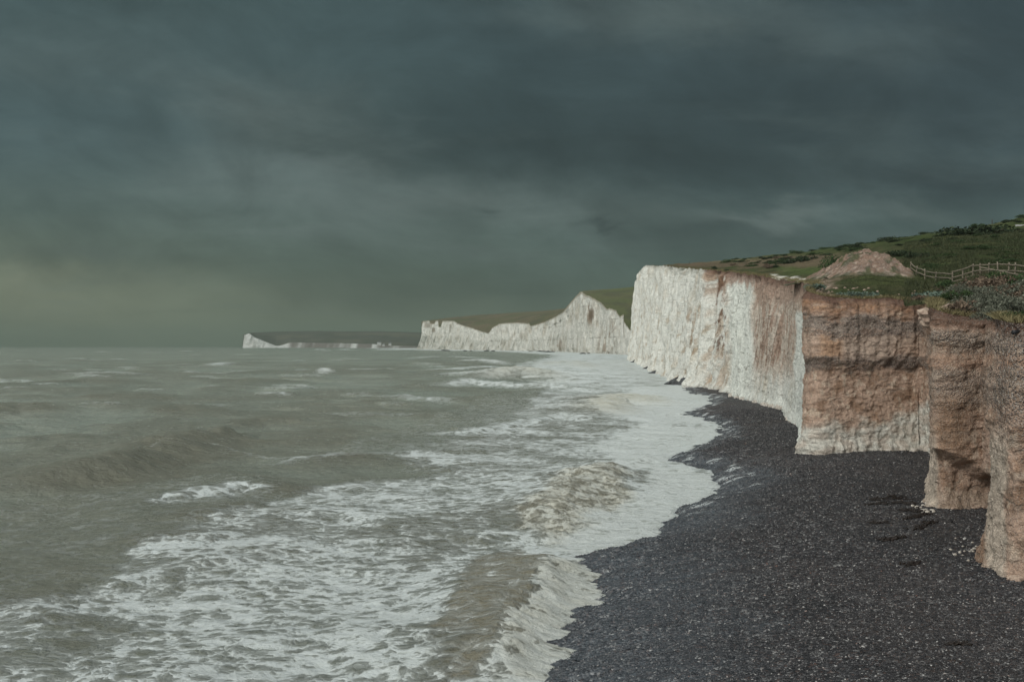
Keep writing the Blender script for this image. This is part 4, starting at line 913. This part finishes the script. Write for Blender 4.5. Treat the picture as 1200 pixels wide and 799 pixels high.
weed(1038, 583.5, 2.6, .2, 1, 'thickest black tangle of seaweed on the shingle left of the undercut buttress', .55)
weed(1023, 589, 1.3, .0, 2, 'short black strand of seaweed left of the thickest tangle', .14)
weed(1057, 589, 1.4, -.5, 3, 'black seaweed lump between the thickest tangle and the white chalk lumps', .28)
weed(1066, 597, 1.6, -1.1, 4, 'black seaweed strand running down beside the white chalk lumps', .3)
weed(1070, 605, 2.6, .75, 5, 'long thin black seaweed strand just below the white chalk lumps', .12)
weed(1080, 616, 3.0, .9, 6, 'long diagonal black seaweed strand, lowest of the long ones', .12)
weed(1042, 631, 1.7, .3, 7, 'thin black strand of seaweed lying lowest and leftmost of its group', .12)
weed(1027, 611, .9, .1, 8, 'tiny black scrap of seaweed alone left of the long strands', .16)
weed(1065, 659, .9, .6, 9, 'small dark scrap of seaweed midway down the open shingle', .2)
weed(1115, 752, .7, .1, 10, 'small dark scrap of seaweed near the bottom of the shingle', .12)

# black pipe stub poking from the soil of the nearest cliff
jx = int(np.argmin(np.abs(PX[:SP, NT_ // 2] - 1183) + (np.abs(Y[:SP, NT_ // 2] - 44.6) > 2.0) * 999)); jt = int(np.argmin(np.abs(ROW[jx] - 389)))
pp = V[jx, jt]; v, f = bar((-.24, -.12, -.03), (.26, .12, .05), .095, 12)
o = mesh_obj('pipe_stub', v, f, M['pipe'], True); o.location = (pp[0], pp[1] - .1, pp[2])
tag(o, 'short black pipe stub poking out of the nearest cliff just under the soil', 'pipe')

# ------------------------------------------------------------------ fence
random.seed(21)
FP = [(1067,122,294.5,1.3),(1073.5,119,298.5,1.3),(1084,115,303,1.3),(1096,110,309,1.2),(1116,104,0,1.25),(1128,103,0,1.2),(1140,102,0,1.2),(1149,101,0,1.2),(1158.5,100,0,1.3),(1170,97,0,1.35),(1181.5,96,0,1.35),(1189.5,95,0,1.3),(1206,93,0,1.3)]
def fence(idx, name_label, rails, post_h=1.25):
    pts = [gpt(FP[i][0], FP[i][1]) for i in idx]; o0 = pts[0]; root = empty('wooden_fence', o0)
    tag(root, name_label, 'fence')
    rel = [tuple(p[k] - o0[k] for k in range(3)) for p in pts]; tops = []
    for i, p in zip(idx, rel):
        h = FP[i][3] * random.uniform(.88, 1.08); lx = random.uniform(-.16, .16); tp = (p[0] + lx, p[1], p[2] + h); tops.append(tp)
        v, f = bar((p[0], p[1], p[2] - .15), (tp[0], tp[1], tp[2]), .07, 8, .012); mesh_obj('post', v, f, M['wood'], True, root)
    for k in range(len(rel) - 1):
        for rh in rails:
            a, b = rel[k], rel[k + 1]; v, f = bar((a[0], a[1] - .1, a[2] + rh + random.uniform(-.05, .05)), (b[0], b[1] - .1, b[2] + rh + random.uniform(-.05, .05)), .062, 7, .03)
            mesh_obj('rail', v, f, M['wood'], True, root)
    return root
fence([0, 1, 2, 3, 4], 'weathered wooden rail fence sloping down from the mound to the corner', (.45, .95))
fence([4, 5, 6, 7, 8, 9, 10, 11, 12], 'weathered wooden rail fence running level to the right edge of the picture', (.12, .55, 1.08))
x, y, z = gpt(1166, 93); v, f = bar((-1.2, .5, 1.0), (1.4, -1.6, .15), .06, 7, .02); o = mesh_obj('fallen_rail', v, f, M['wood'], True); o.location = (x, y, z); tag(o, 'broken wooden rail leaning down from the level fence towards the chalk lumps', 'rail')
for k, (px, Yd, h, lab) in enumerate([(1107, 338, 1.3, 'left one of two small dark posts on the skyline above the fence'), (1110.5, 338, 1.0, 'right one of two small dark posts on the skyline above the fence'),
        (924.5, 262, 1.1, 'lone dark post on the brown strip left of the windblown bush'), (808, 505, 1.2, 'tiny dark post on the farthest left part of the skyline'), (1163, 331, 2.0, 'thin dark post on the skyline near the right edge')]):
    x, y, z = gpt(px, Yd); v, f = bar((0, 0, -.2), (random.uniform(-.1, .1), 0, h), .16 if k < 2 else .12, 7, .02); o = mesh_obj('wooden_post', v, f, M['darkwood'], True); o.location = (x, y, z); tag(o, lab, 'post')

# pale low wall on the hillside, cut by the right picture edge
x, y, z = gpt(1198, 262); root = empty('roadside_wall', (x, y, z)); tag(root, 'low white wall on the hillside cut off by the right picture edge', 'wall')
v, f = merge([box(0, 0, .1, 3.2, .35, .4)]); mesh_obj('wall_body', v, f, M['white'], False, root); v, f = merge([box(0, 0, .35, 3.4, .5, .1)]); mesh_obj('coping', v, f, M['white'], False, root)

# white cottages across the bay
def house(px, Yd, row, w, h, lab):
    root = empty('cottage', ((px - 600) / F * Yd, Yd, H + (HZ - row) / F * Yd)); tag(root, lab, 'house')
    v, f = box(0, 0, h / 2 - 3, w, 10, h + 6); mesh_obj('wall', v, f, M['white'], False, root)
    v = [(-w/2 - .6, -5.6, h), (w/2 + .6, -5.6, h), (w/2 + .6, 5.6, h), (-w/2 - .6, 5.6, h), (-w/2, 0, h + 5.5), (w/2, 0, h + 5.5)]
    rf = mesh_obj('roof', v, [(0, 1, 5, 4), (2, 3, 4, 5), (0, 4, 3), (1, 2, 5), (0, 3, 2, 1)], M['slate'], False, root)
    v, f = box(w * .3, 0, h + 5, 1.6, 1.6, 4.5); mesh_obj('chimney', v, f, M['white'], False, rf)
    for k in range(max(2, int(w / 7))):
        for zz_ in ((h * .25, h * .68) if h > 8 else (h * .5,)):
            v, f = box(-w/2 + (k + .5) * w / max(2, int(w / 7)), -5.03, zz_, 2.0, .1, 2.2); mesh_obj('window', v, f, M['glass'], False, root)
house(444.5, 5480, 403.0, 22, 8, 'larger white house on the low shore across the bay')
house(457, 5480, 403.6, 14, 6, 'smaller white house right of the larger one across the bay')
house(449.5, 5450, 404.3, 10, 5, 'small white house in front of the larger one across the bay')

# ------------------------------------------------------------------ haze
v, f = box(0, 6000, 70, 27000, 13600, 0); z0, z1 = -3.0, 175.0
v = [(a, b, cc) for a in (-12500, 12500) for b in (-900, 12800) for cc in (z0, z1)]
hm = bpy.data.materials.new('haze'); hm.use_nodes = True; nt = hm.node_tree; nt.nodes.clear()
ho = nt.nodes.new('ShaderNodeOutputMaterial'); hv = nt.nodes.new('ShaderNodeVolumePrincipled'); nt.links.new(hv.outputs[0], ho.inputs['Volume'])
hv.inputs['Color'].default_value = (.27, .33, .275, 1); hv.inputs['Density'].default_value = 1.1e-4; hv.inputs['Anisotropy'].default_value = 0.0
mesh_obj('haze', v, f, hm, False); tag(bpy.data.objects['haze'], 'thin grey sea haze', 'haze', kind='stuff')

# ------------------------------------------------------------------ sky, sun, camera
SUN_EL, SUN_AZ = math.radians(38), math.radians(222)    # clockwise from +Y: behind the camera, to the left
w = bpy.data.worlds.new('World'); bpy.context.scene.world = w; w.use_nodes = True; nt = w.node_tree; nt.nodes.clear()
class WT(NT):
    def __init__(s, t): s.t = t
t = WT(nt)
out = t.n('ShaderNodeOutputWorld'); bg = t.n('ShaderNodeBackground'); t.l(bg.outputs[0], out.inputs[0]); bg.inputs['Strength'].default_value = .1
sky = t.n('ShaderNodeTexSky', sky_type='NISHITA'); sky.sun_disc = False; sky.sun_elevation = SUN_EL; sky.sun_rotation = SUN_AZ
tc = t.n('ShaderNodeTexCoord').outputs['Generated']
sp = t.n('ShaderNodeSeparateXYZ'); t.l(tc, sp.inputs[0]); dx, dy, dz = sp.outputs
zc = t.math('MAXIMUM', dz, 0.0)
den = t.math('ADD', zc, .10)
cp = t.n('ShaderNodeCombineXYZ'); t.l(t.math('DIVIDE', dx, den), cp.inputs[0]); t.l(t.math('DIVIDE', dy, den), cp.inputs[1]); cp.inputs[2].default_value = 3.3
mp = t.n('ShaderNodeMapping'); t.l(cp.outputs[0], mp.inputs[0]); mp.inputs['Rotation'].default_value = (0, 0, .35); mp.inputs['Scale'].default_value = (.75, 1.0, 1)
n1 = t.noise(mp.outputs[0], .42, 6, .55, .4); n2 = t.noise(mp.outputs[0], 1.3, 7, .6, .6)
azn = t.math('DIVIDE', dx, t.math('MAXIMUM', dy, .2))
# broad cloud masses, placed by compass bearing and height above the horizon
elv = t.math('DIVIDE', dz, t.math('MAXIMUM', dy, .2))
wn = t.n('ShaderNodeSeparateColor'); wcp = t.n('ShaderNodeCombineXYZ'); t.l(azn, wcp.inputs[0]); t.l(t.math('MULTIPLY', elv, 2.4), wcp.inputs[1])
t.l(t.noise(wcp.outputs[0], 5.0, 5, .6, .3, 1), wn.inputs[0])
pxn = t.math('ADD', t.math('MULTIPLY_ADD', azn, 1200, 600), t.math('MULTIPLY_ADD', wn.outputs[0], 260, -130))
rwn = t.math('ADD', t.math('MULTIPLY_ADD', elv, -1200, 405), t.math('MULTIPLY_ADD', wn.outputs[1], 110, -55))
def blobs(lst):
    tot = None
    for px_, rw_, rx_, ry_, amp, tilt in lst:
        a = t.math('MULTIPLY_ADD', pxn, 1 / rx_, -px_ / rx_); b0 = t.math('SUBTRACT', rwn, rw_)
        b0 = t.math('MULTIPLY_ADD', a, -tilt * rx_, b0); b1 = t.math('MULTIPLY', b0, 1 / ry_)
        r2 = t.math('ADD', t.math('MULTIPLY', a, a), t.math('MULTIPLY', b1, b1))
        g_ = t.math('MULTIPLY', t.math('EXPONENT', t.math('MULTIPLY', r2, -1)), amp)
        tot = g_ if tot is None else t.math('ADD', tot, g_)
    return tot
right = t.mr(azn, -.35, .5)
hi = t.mix(right, (.057, .091, .096), (.046, .071, .079))
lo = t.mix(right, (.090, .128, .104), (.060, .092, .084))
base = t.mix(t.mr(elv, .03, .22), lo, hi)
glow = blobs([(-40, 355, 430, 46, .95, 0), (-200, 300, 300, 60, .35, 0), (360, 385, 420, 34, .25, 0)])
base = t.mix(glow, base, (.175, .200, .145))
light = blobs([(340, 140, 110, 42, .6, .2), (430, 225, 230, 50, .45, .1), (790, 12, 170, 34, .6, .1), (885, 256, 85, 13, .8, -.05), (640, 245, 170, 36, .35, .1), (60, 70, 200, 60, .2, 0), (990, 60, 90, 30, .3, 0), (240, 250, 160, 60, .2, 0), (1080, 250, 80, 12, .35, 0)])
light = t.math('MULTIPLY', light, t.mr(n2, .25, .7, .45, 1.25, False))
base = t.mix(light, base, (.150, .190, .180))
dark = blobs([(660, 172, 300, 40, .75, .12), (390, 178, 130, 20, .4, .15), (1010, 120, 260, 80, .62, .05), (1140, 214, 140, 20, .6, 0), (160, 20, 330, 34, .35, 0), (697, 262, 20, 4, .5, -.1), (584, 254, 15, 3.5, .4, 0), (460, 345, 280, 34, .35, 0), (840, 270, 100, 10, .35, 0), (120, 300, 220, 22, .3, 0), (560, 100, 200, 40, .25, .1)])
dark = t.math('MULTIPLY', dark, t.mr(n1, .3, .65, .7, 1.15, False))
base = t.mix(dark, base, t.mix(right, (.036, .056, .055), (.024, .036, .040)))
base = t.mix(t.math('MULTIPLY', t.mr(n2, .5, .75), .22), base, (.11, .145, .14))
base = t.mix(t.math('MULTIPLY', t.mr(n1, .5, .7), .25), base, (.034, .052, .054))
fc_ = t.n('ShaderNodeCombineXYZ'); t.l(azn, fc_.inputs[0]); t.l(t.math('MULTIPLY_ADD', elv, 1.9, t.math('MULTIPLY', azn, .3)), fc_.inputs[1]); fc_.inputs[2].default_value = 4.0
fn = t.noise(fc_.outputs[0], 7.0, 9, .62, .5); fn2 = t.noise(fc_.outputs[0], 2.6, 8, .6, .3)
fk = t.math('MULTIPLY', t.mr(fn, .3, .7, .80, 1.24, False), t.mr(fn2, .3, .7, .82, 1.22, False))
fk = t.mix(t.mr(elv, .0, .1, .35, 1.0), (1, 1, 1), fk)
base = t.mix(1.0, base, fk, 'MULTIPLY')
wv = t.math('ADD', t.math('MULTIPLY', dy, -.8), t.math('ADD', t.math('MULTIPLY', dz, .6), t.math('MULTIPLY', dx, -.5)))
bright = t.mr(wv, -.15, .75, 1.0, 13.0)
base = t.mix(t.mr(wv, -.1, .3), base, (.098, .104, .104))
gg = t.n('ShaderNodeVectorMath', operation='SCALE'); t.l(base, gg.inputs[0]); t.l(t.math('MULTIPLY', bright, 10.0), gg.inputs[3])
fin = t.mix(.985, sky.outputs[0], gg.outputs[0]); t.l(fin, bg.inputs['Color'])
sl = bpy.data.lights.new('sun', 'SUN'); sl.energy = 1.8; sl.angle = math.radians(14); sl.color = (1, .95, .88)
so = bpy.data.objects.new('sun', sl); C.objects.link(so)
d = Vector((math.sin(SUN_AZ) * math.cos(SUN_EL), math.cos(SUN_AZ) * math.cos(SUN_EL), math.sin(SUN_EL)))
so.rotation_euler = d.to_track_quat('Z', 'Y').to_euler()

cam = bpy.data.cameras.new('camera'); co_ = bpy.data.objects.new('camera', cam); C.objects.link(co_)
cam.sensor_width = 36; cam.lens = 36 * F / 1200; cam.clip_end = 40000; cam.clip_start = .5
co_.location = (0, 0, H); co_.rotation_euler = (math.radians(90) + math.atan((HZ - 399.5) / F), 0, 0)
sc = bpy.context.scene; sc.camera = co_
sc.view_settings.view_transform = 'Standard'; sc.view_settings.look = 'None'; sc.view_settings.exposure = 0; sc.view_settings.gamma = 1
sc.cycles.max_bounces = 5; sc.cycles.volume_bounces = 0; sc.cycles.transparent_max_bounces = 8
